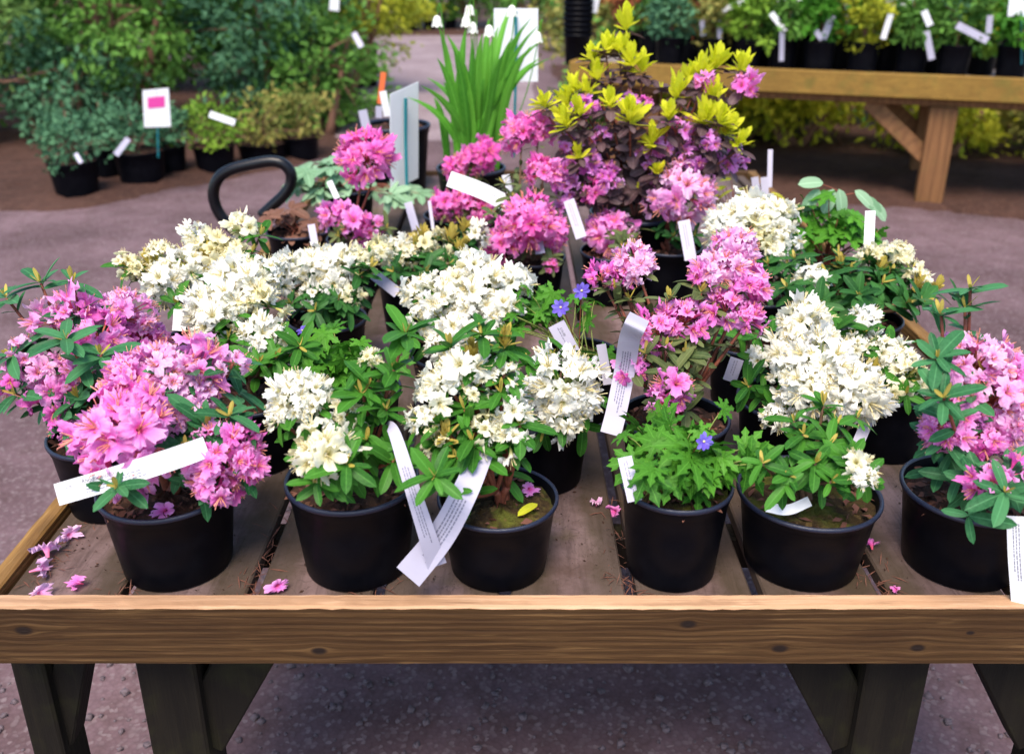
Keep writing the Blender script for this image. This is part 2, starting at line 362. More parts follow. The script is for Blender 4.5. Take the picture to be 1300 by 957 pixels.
def scatter(mb, tpl, o, d, nrm, sc_, mi=0, tint=None, wob=.0):
    tv, tq, ta = tpl; o = np.atleast_2d(o); n = len(o); d = unit(np.atleast_2d(d)); nrm = np.atleast_2d(nrm)
    y = unit(np.cross(nrm, d)); z = np.cross(d, y)
    s = np.broadcast_to(np.asarray(sc_, float), (n,))[:, None, None]
    P = o[:, None, :] + s * (tv[None, :, 0:1] * d[:, None] + tv[None, :, 1:2] * y[:, None] + tv[None, :, 2:3] * z[:, None])
    q = (tq[None] + (np.arange(n) * len(tv))[:, None, None]).reshape(-1, 4)
    t = rng.rand(n) if tint is None else np.broadcast_to(np.asarray(tint, float), (n,))
    mb.add(P.reshape(-1, 3), q, mi, np.repeat(t, len(tv)), np.tile(ta, n))
def whorl(mb, p, ax, n, ln, elev=20, mi=0, tpl=LEAF, jit=.5, a0=None):
    ax = unit(ax); ref = np.array([1., 0, 0]) if abs(ax[0]) < .8 else np.array([0, 1., 0])
    u = unit(np.cross(ax, ref)); w = np.cross(ax, u)
    a = (rng.rand() * 6.28 if a0 is None else a0) + np.arange(n) * 2 * math.pi / n + rng.randn(n) * jit * .6
    e = R_(elev) + rng.randn(n) * jit * .6
    d = np.cos(e)[:, None] * (np.cos(a)[:, None] * u + np.sin(a)[:, None] * w) + np.sin(e)[:, None] * ax
    nr = ax[None] + rng.randn(n, 3) * .2
    o = p + ax * (rng.rand(n)[:, None] - .6) * ln * .2
    scatter(mb, tpl, o, d, nr, ln * (.55 + .65 * rng.rand(n)), mi)
# ------------------------------------------------------------------ flowers
def floret(r, per=8):
    S = np.array([0, .2, .4, .55, .72, .88, 1.0]); RR = np.array([.08, .13, .21, .38, .64, .87, 1.0]); ZZ = np.array([0, .38, .70, .90, 1.0, 1.02, .97]); W = np.array([0, 0, .15, .55, .85, 1., 1.])
    nt_ = 5 * per; th = np.arange(nt_) / nt_ * 2 * math.pi
    c = np.abs(np.cos(2.5 * th)); Lb = .56 + .44 * c ** .38
    pet = (np.floor(th / (2 * math.pi) * 5 + .5) % 5).astype(int); dz = (r.randn(5) * .22)[pet] * c; sz = (1 + r.randn(5) * .13)[pet]; sk = (r.randn(5) * .5)[pet]
    ph = r.rand(4) * 6.28; v = []; rad = []
    loc = (th / (2 * math.pi) * 5 + .5) % 1 - .5
    for s, R0, z, w in zip(S, RR, ZZ, W):
        e = max(0, (s - .5) * 2)
        edge = 1 + e * e * (.05 * np.sin(15 * th + ph[0]) + .06 * np.sin(25 * th + ph[1]) + .05 * r.randn(nt_))
        rr = R0 * ((1 - w) + w * Lb * sz) * edge
        zz = z + w * e * (.12 * np.sin(15 * th + ph[2]) + .13 * np.sin(25 * th + ph[3]) + sk * .8 * loc) + w * dz * e * 1.5 - w * .12 * (np.abs(loc) * 2) ** 2 * e + w * e * .05 * r.randn(nt_)
        v.append(np.stack([rr * np.cos(th), rr * np.sin(th), zz], 1)); rad.append(np.full(nt_, s))
    q = [(i * nt_ + k, i * nt_ + (k + 1) % nt_, (i + 1) * nt_ + (k + 1) % nt_, (i + 1) * nt_ + k) for i in range(len(S) - 1) for k in range(nt_)]
    return np.concatenate(v), np.array(q), np.concatenate(rad)
def frame(d, tw):
    d = unit(d); ref = np.array([0, 0, 1.]) if abs(d[2]) < .9 else np.array([1., 0, 0]); u = unit(np.cross(ref, d)); w = np.cross(d, u)
    return np.stack([u * math.cos(tw) + w * math.sin(tw), -u * math.sin(tw) + w * math.cos(tw), d], 1)
def truss_mesh(color, seed, n, fr=.5, base=.42, zmin=-.45, stam=5, per=8):
    r = np.random.RandomState(seed); mb = MB(); ga = math.pi * (3 - 5 ** .5)
    for i in range(n):
        if n > 10 and r.rand() < .10: continue
        z = 1 - (1 - zmin) * (i + .5) / n; a = i * ga + r.randn() * .25; rr = math.sqrt(max(0, 1 - z * z))
        d = unit(np.array([rr * math.cos(a), rr * math.sin(a), z]) + r.randn(3) * .2)
        Fm = frame(d, r.rand() * 6.28); s = fr * (.72 + .5 * r.rand()); o = d * base * (.55 + .75 * r.rand())
        v, q, rad = floret(r, per); mb.add((v * s) @ Fm.T + o, q, 0, r.rand() ** 1.4, 1., rad)
        tube(mb, np.array([[0, 0, -.12], o * .5, o + d * s * .05]), .025, .02, 4, 2)
        for k in range(stam):
            b = r.rand() * 6.28; e = .22 + .35 * r.rand(); P = np.array([[0, 0, .35], [.10 * math.cos(b), .10 * math.sin(b), .8], [e * math.cos(b), e * math.sin(b), 1.3 + .35 * r.rand()]])
            tube(mb, (P * s) @ Fm.T + o, .021, .015, 3, 1)
            scatter(mb, TINY, (P[2:] * s) @ Fm.T + o, d + r.randn(3) * .4, r.randn(3), .11 * s, 1)
    st = 'stamen_cream' if color in ('white', 'cream') else 'stamen_pink'
    return mb.build('flower_cluster', [color, st, 'pedicel' if color in ('white', 'cream') else 'pedicel_red'], mesh_only=True)
TR = {}
for ci, c in enumerate(('pink', 'palepink', 'hotpink', 'white', 'cream', 'purple')):
    TR[c] = [truss_mesh(c, 100 * ci + k, nn) for k, nn in enumerate((19, 22, 17, 20))]
    TR[c + '_big'] = [truss_mesh(c, 100 * ci + 30 + k, nn, .335, .66, -.4) for k, nn in enumerate((44, 48, 46))]
    TR[c + '_mid'] = [truss_mesh(c, 100 * ci + 20 + k, nn, .43, .52, -.4) for k, nn in enumerate((24, 28, 26))]
    TR[c + '_loose'] = [truss_mesh(c, 100 * ci + 50 + k, nn, .52, .36, -.2) for k, nn in enumerate((6, 7, 9))]
TR['spent'] = [truss_mesh('pink', 901, 7, .6, .35, -.3, 12)]
def anemone_mesh(seed):
    r = np.random.RandomState(seed); mb = MB()
    for k in range(8):
        a = k * math.pi / 4 + r.randn() * .1; scatter(mb, ROUND, np.zeros(3), [math.cos(a), math.sin(a), .35 + r.randn() * .12], [0, 0, 1], .9 + .2 * r.rand(), 0)
    tube(mb, [[0, 0, 0], [0, 0, .18]], .1, .14, 6, 1)
    return mb.build('flower', ['violet', 'stamen_cream'], mesh_only=True)
ANEM = [anemone_mesh(5), anemone_mesh(6)]
def place(mesh, name, parent, p, ax, s, spin=None):
    o = bpy.data.objects.new(name, mesh); COL.objects.link(o)
    q = Vector([float(x) for x in unit(ax)]).to_track_quat('Z', 'Y') @ Quaternion((0, 0, 1), rng.rand() * 6.28 if spin is None else spin)
    o.rotation_mode = 'QUATERNION'; o.rotation_quaternion = q; o.scale = (s, s, s)
    b = np.array(parent['_o']) if parent is not None else np.zeros(3)
    o.location = [float(x) for x in (np.asarray(p) - b)]
    if parent is not None: o.parent = parent
    return o
# ------------------------------------------------------------------ pots
TZ = .75
class Pot: pass
def front_pot(px, yf, wpx, Yfront=1.098):
    P = Pot(); R = .09
    for _ in range(8):
        Yc = Yfront + .84 * R; z = at(px, yf, Yc - R)[2]; p = at(px, yf, Yc); p[2] = z; R = wpx * depth(p) / 2 / F; 
    P.x = (px - CX) * depth(np.array([0, Yc, z])) / F; P.y = Yc; P.R = R; P.H = z - TZ; P.z0 = TZ; return P
def back_pot(px, py, R=.085, H=.13, z0=TZ):
    P = Pot(); p = at_z(px, py, z0 + H); P.x, P.y, P.R, P.H, P.z0 = p[0], p[1], R, H, z0; return P
def make_pot(P, root, soil='soil', chips=0, seg=48, soildrop=.018):
    c = (P.x, P.y, P.z0); R, H = P.R, P.H; Rb = .80 * R
    pr = lambda t: Rb + (R * .965 - Rb) * t
    prof = [(.001, .004), (Rb * .9, .004), (Rb * .93, .0005), (Rb, .003), (pr(.03), H * .03), (pr(.3), H * .3), (pr(.6), H * .6), (pr(.86), H * .86), (pr(.865) + R * .018, H * .875), (R * .99, H * .965), (R, H * .985), (R * .992, H), (R * .968, H), (R * .958, H * .985), (R * .935, H * .88), (pr(.75) - .004, H * .75), (pr(.3) - .003, H * .3), (.001, H * .28)]
    mb = MB(); lathe(mb, c, prof, seg); pb = mb.build('pot', ['pot'], root)
    if seg > 30:
        mb = MB(); lathe(mb, c, [(R * .985, H * .955), (R * 1.008, H * .96), (R * 1.014, H * .98), (R * 1.008, H * 1.004), (R * .985, H * 1.012), (R * .96, H * 1.004), (R * .952, H * .985)], seg); ro = mb.build('rim', ['pot_rim'], root); ro.parent = pb
    # compost surface: a lumpy disc
    mb = MB(); nr, ns = 9, 40; v = []; zz = H - soildrop; q = []
    for i in range(nr + 1):
        r = R * .927 * i / nr
        for k in range(ns):
            a = 2 * math.pi * k / ns; v.append((P.x + r * math.cos(a), P.y + r * math.sin(a), P.z0 + zz + (rng.randn() * .0028 if i > 0 else 0) + .008 * (1 - (i / nr) ** 2)))
    q = [(i * ns + k, (i + 1) * ns + k, (i + 1) * ns + (k + 1) % ns, i * ns + (k + 1) % ns) for i in range(nr) for k in range(ns)]
    mb.add(v, q)
    if chips:
        a = rng.rand(chips) * 6.28; r = R * .85 * np.sqrt(rng.rand(chips)); d = rng.randn(chips, 3); d[:, 2] *= .3
        scatter(mb, LEAFLOW, np.stack([P.x + r * np.cos(a), P.y + r * np.sin(a), np.full(chips, P.z0 + zz + .007)], 1), d, rng.randn(chips, 3) * .5 + [0, 0, 1], .008 + .014 * rng.rand(chips), 1)
    mb.build('compost', [soil, 'chip'], root)
# ------------------------------------------------------------------ rhododendrons
PG = 'potted flowering shrubs on the wooden table'
SHK = 1.22
def rhodo(P, label, trusses, whorls=(), leaf='leaf_green', stem='bark', fill=10, ln=.05, soil='soil', chips=60, dyr=(-.085, .05), shoots=(), shoot='leaf_yellow', collar=6, elev=8, tpl=LEAF, name='potted_rhododendron', cat='rhododendron'):
    root = empty(name, (P.x, P.y, P.z0), label, cat, PG); make_pot(P, root, soil, chips)
    rim = np.array([P.x, P.y, P.z0 + P.H - .02])
    ends = [t[1] for t in trusses] + [w[1] for w in whorls] + [s[1] for s in shoots]; lo, hi = max(ends), min(ends)
    def pos(px, py, dy=None):
        t = (lo - py) / max(1, lo - hi); Y = P.y + (dyr[0] + (dyr[1] - dyr[0]) * t if dy is None else dy); return at(px, py, Y)
    sm, fo = MB(), MB(); pts = []
    fork = [rim + np.array([rng.randn() * .012, rng.randn() * .012, .03 + .02 * rng.rand()]) for _ in range(3)]
    for f in fork: tube(sm, bez(rim + [rng.randn() * .008, rng.randn() * .008, -.01], (rim + f) / 2 + rng.randn(3) * .004, f, 5), .0065, .005, 7)
    def branch(p, r1=.0021):
        f = min(fork, key=lambda k: np.linalg.norm((k - p)[:2]) + rng.rand() * .01)
        c = f + (p - f) * .5; c[2] += .18 * np.linalg.norm((p - f)[:2]) * (-.6 if p[2] > f[2] else 1.2)
        B = bez(f, c + rng.randn(3) * .006, p, 9); tube(sm, B, .0042, r1, 6); return unit(B[-1] - B[-2]), B
    for t in trusses:
        px, py, r = t[:3]; col = t[3]; dy = t[4] if len(t) > 4 else None
        p = pos(px, py, dy); R = r * depth(p) / F
        ax = unit(p - rim - [0, 0, .02]); ax = unit(ax + [0, -.25, .25])
        pc = p - ax * R * .35; d, B = branch(pc)
        if col in ('white', 'cream') and r < 33 and rng.rand() < .4: col = col + '_loose'
        if col + '_big' in TR: col = col + '_big' if r >= 44 else col + '_mid' if r >= 34 else col
        m = TR[col][rng.randint(len(TR[col]))]; place(m, 'flower_cluster', root, pc, ax, R * (.74 + .26 * rng.rand()))
        if collar: whorl(fo, pc - ax * R * .15, ax, collar, ln * .9, elev - 2, 0, tpl)
        pts.append(B)
    for w in whorls:
        px, py = w[:2]; n = w[2] if len(w) > 2 else 7; l = w[3] if len(w) > 3 else 1.; p = pos(px, py, w[4] if len(w) > 4 else None)
        d, B = branch(p); ax = unit(d + [0, -.15, .6]); whorl(fo, p, ax, n, ln * l, elev + 6, 0, tpl)
        whorl(fo, p + ax * .002, ax, 3, ln * .42, 62, 1, NARROW); pts.append(B)
    for s in shoots:
        px, py = s[:2]; k = s[2] if len(s) > 2 else 1.; p = pos(px, py, s[3] if len(s) > 3 else None); d, B = branch(p - np.array([0, 0, .02])); ax = unit(d + [0, 0, 1.2]); pts.append(B)
        whorl(fo, p - ax * .012, ax, 11, .04 * k * SHK, 34, 1, SHOOT, .8); whorl(fo, p - ax * .006, ax, 10, .042 * k * SHK, 58, 1, SHOOT, .7); whorl(fo, p, ax, 6, .034 * k * SHK, 76, 1, SHOOT, .5); whorl(fo, p - ax * .02, ax, 7, ln * .9, 5, 0, tpl)
    for i in range(fill):
        B = pts[rng.randint(len(pts))]; p = B[rng.randint(3, 8)] + rng.randn(3) * [.022, .022, .014]; p[2] = max(p[2], rim[2] + .045)
        ax = unit(p - rim + [0, -.03, .08]); whorl(fo, p, ax, rng.randint(4, 7), ln * (.75 + .35 * rng.rand()), elev, 0, tpl)
    for B in pts:
        for k in (4, 5, 6, 7):
            if rng.rand() < .7 and B[k][2] > rim[2] + .04: whorl(fo, B[k], unit(B[k] - B[k - 1]), 2, ln * .85, 25, 0, tpl)
    sm.build('stem', [stem], root); fo.build('foliage', [leaf, shoot], root); return root
p1 = front_pot(212, 662, 170); p2 = front_pot(447, 651, 168); p3 = front_pot(632, 673, 153); p4 = front_pot(859, 650, 142); p5 = front_pot(1027, 673, 178); p6 = front_pot(1235, 667, 172)
rhodo(p1, 'pink rhododendron with long tilted white label across its pot, in left front corner',
      [(150, 540, 72, 'pink', -.065), (208, 462, 56, 'palepink'), (255, 452, 40, 'spent'), (215, 505, 42, 'palepink'), (290, 578, 56, 'pink'), (272, 612, 30, 'pink_loose'), (165, 470, 42, 'pink'), (250, 500, 36, 'palepink'), (310, 560, 34, 'pink'), (298, 455, 24, 'palepink_loose'), (320, 590, 25, 'pink_loose')],
      [(240, 478, 8, 1.1), (262, 540, 7, 1.15), (150, 618, 6, .8, -.14), (205, 535, 7, 1.), (290, 530, 6, 1.1), (235, 570, 7, 1.)], 'leaf_teal', 'bark_red', 6, .052, chips=120)
P1b = back_pot(133, 548, .088)
rhodo(P1b, 'pink rhododendron leaning over the left table edge with blue green leaf whorls',
      [(152, 388, 45, 'palepink', .10), (60, 400, 34, 'palepink_loose'), (42, 468, 36, 'palepink_loose'), (95, 395, 34, 'pink_loose'), (60, 500, 38, 'pink_loose'), (105, 460, 38, 'palepink'), (75, 545, 26, 'pink_loose'), (125, 420, 36, 'pink'), (20, 440, 28, 'palepink_loose'), (5, 480, 26, 'pink_loose'), (180, 425, 36, 'pink', .12)],
      [(85, 432, 9, 1.15, -.08), (52, 360, 7, .95), (92, 358, 6, .8), (128, 450, 8, 1.1, -.08), (8, 378, 6, 1.1), (15, 450, 7, 1.1), (100, 505, 6, .9), (100, 400, 6, .9), (20, 500, 6, 1.), (80, 530, 4, .9)], 'leaf_teal', 'bark_red', 2, .054, chips=120, collar=3)
rhodo(p2, 'white rhododendron in front row pot with low left bloom and tall red stem',
      [(405, 572, 50, 'cream_loose', -.12), (392, 580, 30, 'cream_loose', -.125), (368, 500, 38, 'white'), (350, 528, 24, 'white_loose'), (400, 512, 30, 'white_loose'), (395, 488, 26, 'white'), (440, 520, 22, 'cream_loose'), (470, 452, 18, 'cream_loose')],
      [(515, 425, 9, 1.15), (500, 585, 8, 1.), (465, 560, 8, 1.), (440, 590, 7, 1., -.13), (490, 520, 8, 1.), (460, 500, 7, 1.), (400, 610, 5, .9, -.14), (500, 470, 7, 1.)], 'leaf_green', 'bark_red', 10, .05, dyr=(-.08, .03), chips=90)
P2b = back_pot(318, 500, .085)
rhodo(P2b, 'dense white rhododendron behind the pink one, its blooms massed at mid left',
      [(320, 358, 38, 'white'), (290, 378, 34, 'white'), (342, 378, 30, 'cream'), (268, 402, 36, 'white'), (328, 424, 28, 'white'), (352, 420, 24, 'white_loose'), (300, 345, 30, 'white'), (255, 385, 26, 'white'), (310, 400, 26, 'cream_loose'), (340, 340, 26, 'white')],
      [(350, 455, 7), (380, 440, 7), (330, 460, 6), (290, 430, 6)], 'leaf_green', 'bark', 12, .05)
W1 = back_pot(262, 430, .085)
rhodo(W1, 'creamy white rhododendron at far left of the blooms, nearest the black handle',
      [(157, 330, 19, 'cream_loose'), (200, 322, 28, 'cream'), (250, 292, 27, 'white'), (205, 352, 32, 'white'), (272, 312, 32, 'cream'), (312, 282, 25, 'cream'), (240, 330, 30, 'white'), (300, 325, 26, 'cream'), (285, 340, 24, 'white_loose'), (180, 340, 18, 'cream_loose')],
      [(330, 300, 7), (225, 385, 6), (320, 320, 6), (265, 350, 6)], 'leaf_green', 'bark', 12, .05, shoots=[(190, 332, .55), (265, 322, .6), (165, 336, .5)], shoot='leaf_yellow')
PW4 = back_pot(415, 403, .083)
rhodo(PW4, 'white rhododendron with a row of blooms left of centre and dark leaves below',
      [(396, 330, 34, 'white'), (370, 335, 28, 'white'), (430, 330, 30, 'white'), (350, 352, 25, 'white'), (460, 325, 24, 'cream'), (425, 352, 26, 'white_loose'), (395, 375, 20, 'white_loose'), (450, 372, 18, 'cream_loose'), (485, 315, 20, 'cream')],
      [(430, 380, 8), (400, 395, 7), (370, 385, 7), (455, 350, 7), (470, 340, 7)], 'leaf_dark', 'bark', 16, .05)
W3 = back_pot(580, 445, .09)
rhodo(W3, 'largest white rhododendron, big bloom mass in the middle of the table',
      [(560, 370, 38, 'white'), (612, 388, 36, 'white'), (622, 350, 34, 'white'), (658, 352, 26, 'white_loose'), (530, 362, 32, 'white'), (570, 408, 44, 'white'), (600, 330, 28, 'white'), (640, 385, 28, 'white'), (585, 355, 32, 'cream'), (600, 425, 32, 'white'), (632, 425, 24, 'white_loose'), (530, 405, 26, 'white'), (560, 440, 24, 'white_loose'), (590, 380, 36, 'white')],
      [(640, 445, 6), (520, 430, 6)], 'leaf_green', 'bark', 10, .05)
W4 = back_pot(522, 352, .08)
rhodo(W4, 'small cream rhododendron with yellow buds, behind the largest white one',
      [(540, 308, 22, 'cream'), (518, 322, 20, 'cream'), (502, 312, 20, 'white_loose'), (560, 322, 20, 'cream_loose'), (612, 296, 20, 'white_loose'), (555, 300, 16, 'cream_loose')],
      [(500, 345, 7), (540, 345, 7), (570, 335, 7)], 'leaf_dark', 'bark', 16, .045, shoots=[(572, 300, .7), (535, 300, .7), (590, 288, .65), (528, 312, .6), (585, 312, .6)])
rhodo(p3, 'white rhododendron in mossy pot at front centre, a fallen leaf on its soil',
      [(548, 500, 38, 'white_loose'), (565, 478, 30, 'white'), (585, 458, 36, 'white_loose'), (600, 490, 26, 'cream_loose'), (650, 515, 28, 'white_loose'), (648, 552, 28, 'white_loose'), (618, 540, 26, 'cream_loose'), (548, 558, 22, 'cream_loose'), (530, 528, 22, 'white_loose'), (640, 468, 22, 'white_loose')],
      [(572, 440, 8, 1.1), (612, 428, 8, 1.1), (600, 560, 8, 1.05), (560, 540, 7), (552, 605, 7, .95, -.14), (660, 540, 6), (590, 520, 7), (635, 500, 7), (580, 580, 6)], 'leaf_green', 'bark_red', 5, .048, soil='soil_moss', chips=30, shoots=[(600, 445, .5), (640, 430, .55), (565, 550, .5)], dyr=(-.07, .04))
P3b = back_pot(690, 520, .082)
rhodo(P3b, 'white rhododendron with one big round bloom just left of the long hanging label',
      [(718, 488, 58, 'white', -.10), (690, 505, 30, 'white', -.1), (716, 535, 26, 'white_loose', -.13), (742, 505, 30, 'white', -.1), (672, 490, 22, 'cream_loose')],
      [(690, 545, 6), (740, 540, 5), (670, 460, 7), (700, 455, 7), (720, 450, 6)], 'leaf_green', 'bark', 10, .048)
P4b = back_pot(857, 528, .09)
rhodo(P4b, 'tall pink rhododendron right of centre, behind the small pot of ferny leaves',
      [(800, 466, 28, 'pink_loose', -.06), (856, 488, 32, 'pink_loose', -.1), (835, 412, 30, 'pink'), (868, 402, 34, 'pink'), (925, 388, 32, 'pink'), (918, 332, 42, 'palepink'), (950, 352, 36, 'pink'), (935, 306, 30, 'palepink'), (805, 325, 38, 'palepink', .12), (760, 345, 26, 'pink_loose', .12), (785, 345, 22, 'pink', .12), (845, 505, 26, 'pink_loose', -.1), (955, 400, 26, 'pink'), (895, 345, 26, 'pink_loose')],
      [(780, 368, 7, .9, .1), (800, 380, 7, .9, .08), (870, 450, 7, .9), (820, 450, 7, .9), (880, 430, 6, .8), (890, 372, 6, .8), (905, 395, 6, .8), (850, 380, 5, .8), (845, 445, 6, .9)], 'leaf_olive', 'bark_red', 7, .048, chips=130, collar=4, dyr=(-.09, .06))
rhodo(p5, 'leafy rhododendron in front row pot with one cream bloom and a curled label',
      [(1093, 588, 26, 'cream_loose', -.1), (1100, 605, 18, 'white_loose', -.12)],
      [(968, 588, 5, .9, -.1), (1052, 565, 6, 1.), (1078, 588, 5, .9), (1002, 603, 4, .75, -.1), (1020, 552, 6, 1.), (1062, 540, 6, .9), (1035, 588, 5, .9, -.08), (1055, 612, 4, .9, -.1), (1008, 535, 5, .9), (1045, 515, 6, .9), (1088, 530, 5, .9)], 'leaf_green', 'bark', 3, .043, soil='soil_moss', chips=60, dyr=(-.1, .02))
P5b = back_pot(1000, 505, .086)
rhodo(P5b, 'white rhododendron with the brightest bloom mass at right, above the curled label pot',
      [(1022, 402, 36, 'white'), (1000, 442, 38, 'white'), (1050, 458, 46, 'white', -.1), (1088, 488, 42, 'white', -.13), (1030, 495, 38, 'white', -.13), (1005, 478, 30, 'white', -.1), (985, 530, 24, 'white_loose', -.12), (1102, 505, 30, 'white', -.13), (960, 450, 22, 'white_loose'), (1050, 420, 28, 'white'), (1060, 505, 30, 'cream', -.13)],
      [(950, 490, 6), (1040, 530, 6, 1., -.1), (990, 510, 6)], 'leaf_green', 'bark', 9, .048)
P5c = back_pot(1132, 485, .088)
rhodo(P5c, 'white rhododendron touching the pink plant at the right edge',
      [(1112, 440, 30, 'white'), (1140, 452, 30, 'white'), (1082, 438, 24, 'white'), (1152, 480, 26, 'cream'), (1096, 400, 20, 'white_loose'), (1125, 495, 22, 'cream')],
      [(1060, 420, 6), (1150, 500, 6), (1100, 425, 6)], 'leaf_green', 'bark', 9, .048, shoots=[(1110, 470, .6)])
rhodo(p6, 'pink rhododendron in the right front corner with tall blue green shoots',
      [(1240, 452, 44, 'palepink'), (1262, 500, 46, 'palepink'), (1215, 520, 42, 'pink'), (1290, 530, 40, 'palepink'), (1255, 545, 40, 'pink'), (1252, 612, 38, 'pink_loose', -.12), (1305, 470, 40, 'pink'), (1285, 600, 28, 'pink_loose', -.12), (1200, 540, 34, 'pink')],
      [(1232, 368, 8, 1.), (1225, 392, 5, .9), (1190, 455, 8, 1., -.06), (1198, 505, 8, 1., -.1), (1195, 400, 5, .9), (1275, 625, 7, 1.0, -.15), (1200, 560, 5, 1.), (1320, 620, 6, 1.), (1250, 480, 5, .9)], 'leaf_teal', 'bark_red', 4, .05, chips=130)
R1 = back_pot(965, 372, .085)
rhodo(R1, 'cream white rhododendron at back right, left of the columbine leaves',
      [(945, 268, 32, 'white'), (985, 268, 30, 'white'), (922, 290, 28, 'white'), (1002, 298, 24, 'white_loose'), (955, 295, 30, 'cream'), (990, 318, 16, 'white_loose'), (935, 315, 26, 'white'), (965, 262, 26, 'white'), (915, 275, 22, 'white')],
      [(1000, 340, 7), (975, 335, 7), (1010, 360, 7)], 'leaf_dark', 'bark', 14, .05)
R4 = back_pot(948, 432, .075)
rhodo(R4, 'small white rhododendron crowded between the tall pink and bright white ones',
      [(928, 432, 20, 'cream_loose'), (948, 462, 20, 'white_loose'), (915, 460, 14, 'white_loose')],
      [(935, 480, 6), (960, 500, 6), (915, 440, 6), (950, 420, 6)], 'leaf_green', 'bark', 10, .045)
R2 = back_pot(1090, 402, .09)
rhodo(R2, 'dark leaved cream rhododendron at the right rear edge of the table',
      [(1106, 320, 20, 'cream_loose'), (1146, 320, 24, 'cream'), (1162, 340, 22, 'cream'), (1128, 318, 18, 'cream_loose'), (1176, 355, 16, 'cream_loose'), (1026, 355, 24, 'white_loose')],
      [(1010, 330, 8), (1050, 350, 8), (1080, 345, 8), (1120, 360, 8), (1150, 385, 8, 1.15), (1040, 385, 8), (1090, 375, 8), (1170, 385, 7), (1000, 365, 7), (1065, 325, 7), (1130, 345, 7)], 'leaf_dark', 'bark', 22, .055, shoots=[(1068, 335, .6), (1165, 360, .6), (1120, 335, .5), (1190, 362, .5)], dyr=(-.1, .08))
# pink ones of the back rows
RA = back_pot(779, 318, .085); RB = back_pot(850, 312, .085)
rhodo(RA, 'low pink rhododendron in the pot beneath the yellow leaved shrub', [(770, 288, 28, 'pink'), (755, 280, 18, 'pink_loose'), (792, 292, 24, 'palepink_loose')], [(790, 312, 5), (810, 290, 6)], 'leaf_olive', 'bark', 4, .042, chips=120)
rhodo(RB, 'single pale pink rhododendron bloom high on a bare stem', [(865, 232, 50, 'palepink', -.06), (850, 250, 22, 'palepink_loose', -.06)], [(855, 300, 5, .8), (880, 300, 5, .8)], 'leaf_dark', 'bark_red', 3, .045, chips=100)
RM = back_pot(675, 325, .085)
rhodo(RM, 'hot pink rhododendron with several round blooms at back centre',
      [(672, 274, 40, 'hotpink', -.1), (702, 292, 28, 'hotpink', -.06), (690, 212, 28, 'hotpink'), (636, 308, 28, 'hotpink', -.1), (662, 160, 32, 'hotpink', .12), (685, 158, 22, 'hotpink', .12), (701, 338, 12, 'hotpink_loose', -.12), (720, 260, 18, 'purple_loose', .06)],
      [(640, 235, 6), (650, 250, 6), (625, 270, 6)], 'leaf_olive', 'bark', 10, .045)
RN = back_pot(575, 272, .085)
rhodo(RN, 'deep pink rhododendron under the slanting label, left of the hot pink one',
      [(566, 258, 27, 'hotpink', -.08), (606, 260, 28, 'hotpink', -.08), (580, 209, 18, 'hotpink'), (616, 193, 26, 'hotpink'), (600, 200, 20, 'hotpink')], [(600, 235, 6), (570, 280, 6)], 'leaf_olive', 'bark', 8, .045)
RK = back_pot(455, 302, .085)
rhodo(RK, 'pink rhododendron with one bloom on a tall bare stem, beside the upright white sign',
      [(464, 192, 34, 'hotpink', -.02), (484, 192, 18, 'hotpink_loose', -.02), (418, 268, 24, 'pink_loose'), (452, 288, 30, 'pink_loose'), (438, 272, 22, 'pink_loose'), (470, 290, 20, 'pink_loose')], [(490, 290, 6), (430, 300, 5)], 'leaf_olive', 'bark_red', 5, .045, collar=3)
# the big shrub with yellow new growth
Q = back_pot(806, 268, .12, .2)
rhodo(Q, 'big dusky purple rhododendron with bright yellow new leaves at the back of the table',
      [(737, 205, 25, 'purple_loose', -0.108), (716, 236, 22, 'purple_loose', -0.108), (742, 135, 24, 'purple_loose', -0.086), (797, 128, 20, 'purple_loose', -0.086), (932, 203, 29, 'purple_loose', -0.086), (948, 106, 27, 'pink_loose', -0.043), (862, 160, 27, 'purple_loose', -0.101), (843, 180, 27, 'purple_loose', -0.108), (878, 198, 22, 'purple_loose', -0.108), (770, 222, 20, 'purple_loose', -0.122), (815, 130, 17, 'pink_loose', -0.086), (722, 178, 20, 'purple_loose', -0.101), (895, 105, 17, 'pink_loose', -0.058), (822, 195, 20, 'purple_loose', -0.115), (760, 172, 22, 'purple_loose', -0.108), (710, 215, 18, 'purple_loose', -0.108), (750, 240, 18, 'hotpink_loose', -0.122), (905, 175, 22, 'purple_loose', -.13)],
      [(840, 115, 8), (775, 100, 8), (880, 120, 8), (760, 190, 8), (790, 190, 9), (830, 220, 8), (900, 190, 8), (740, 170, 8), (870, 215, 8), (810, 240, 8), (770, 250, 8), (920, 130, 7), (740, 240, 8)], 'leaf_purple', 'bark_red', 28, .052, tpl=ROUND,
      shoots=[(795, 32, 1.15), (770, 60, 1.), (800, 78, 1.15), (788, 62, 1.1), (758, 95, 1.), (728, 112, 1.), (714, 150, .95), (797, 150, 1.1), (752, 70, .8), (890, 90, 1.15), (908, 80, 1.1), (942, 85, .95), (860, 118, 1.15, -.06), (905, 125, 1.1, -.08), (895, 150, 1.2, -.12), (925, 165, 1., -.12), (828, 178, 1., -.14), (815, 85, 1.), (720, 130, 1.), (735, 195, .7, -.14), (875, 95, .9), (800, 150, 1.15, -.15), (718, 155, 1.05, -.14), (745, 115, .9), (915, 150, .9, -.14), (690, 130, .8, -.1), (775, 130, .9, -.12), (835, 215, .6, -.15), (850, 145, .9, -.14), (940, 180, .8, -.14), (735, 140, .9, -.14)], shoot='leaf_char', dyr=(-.12, .14), soil='soil_moss')
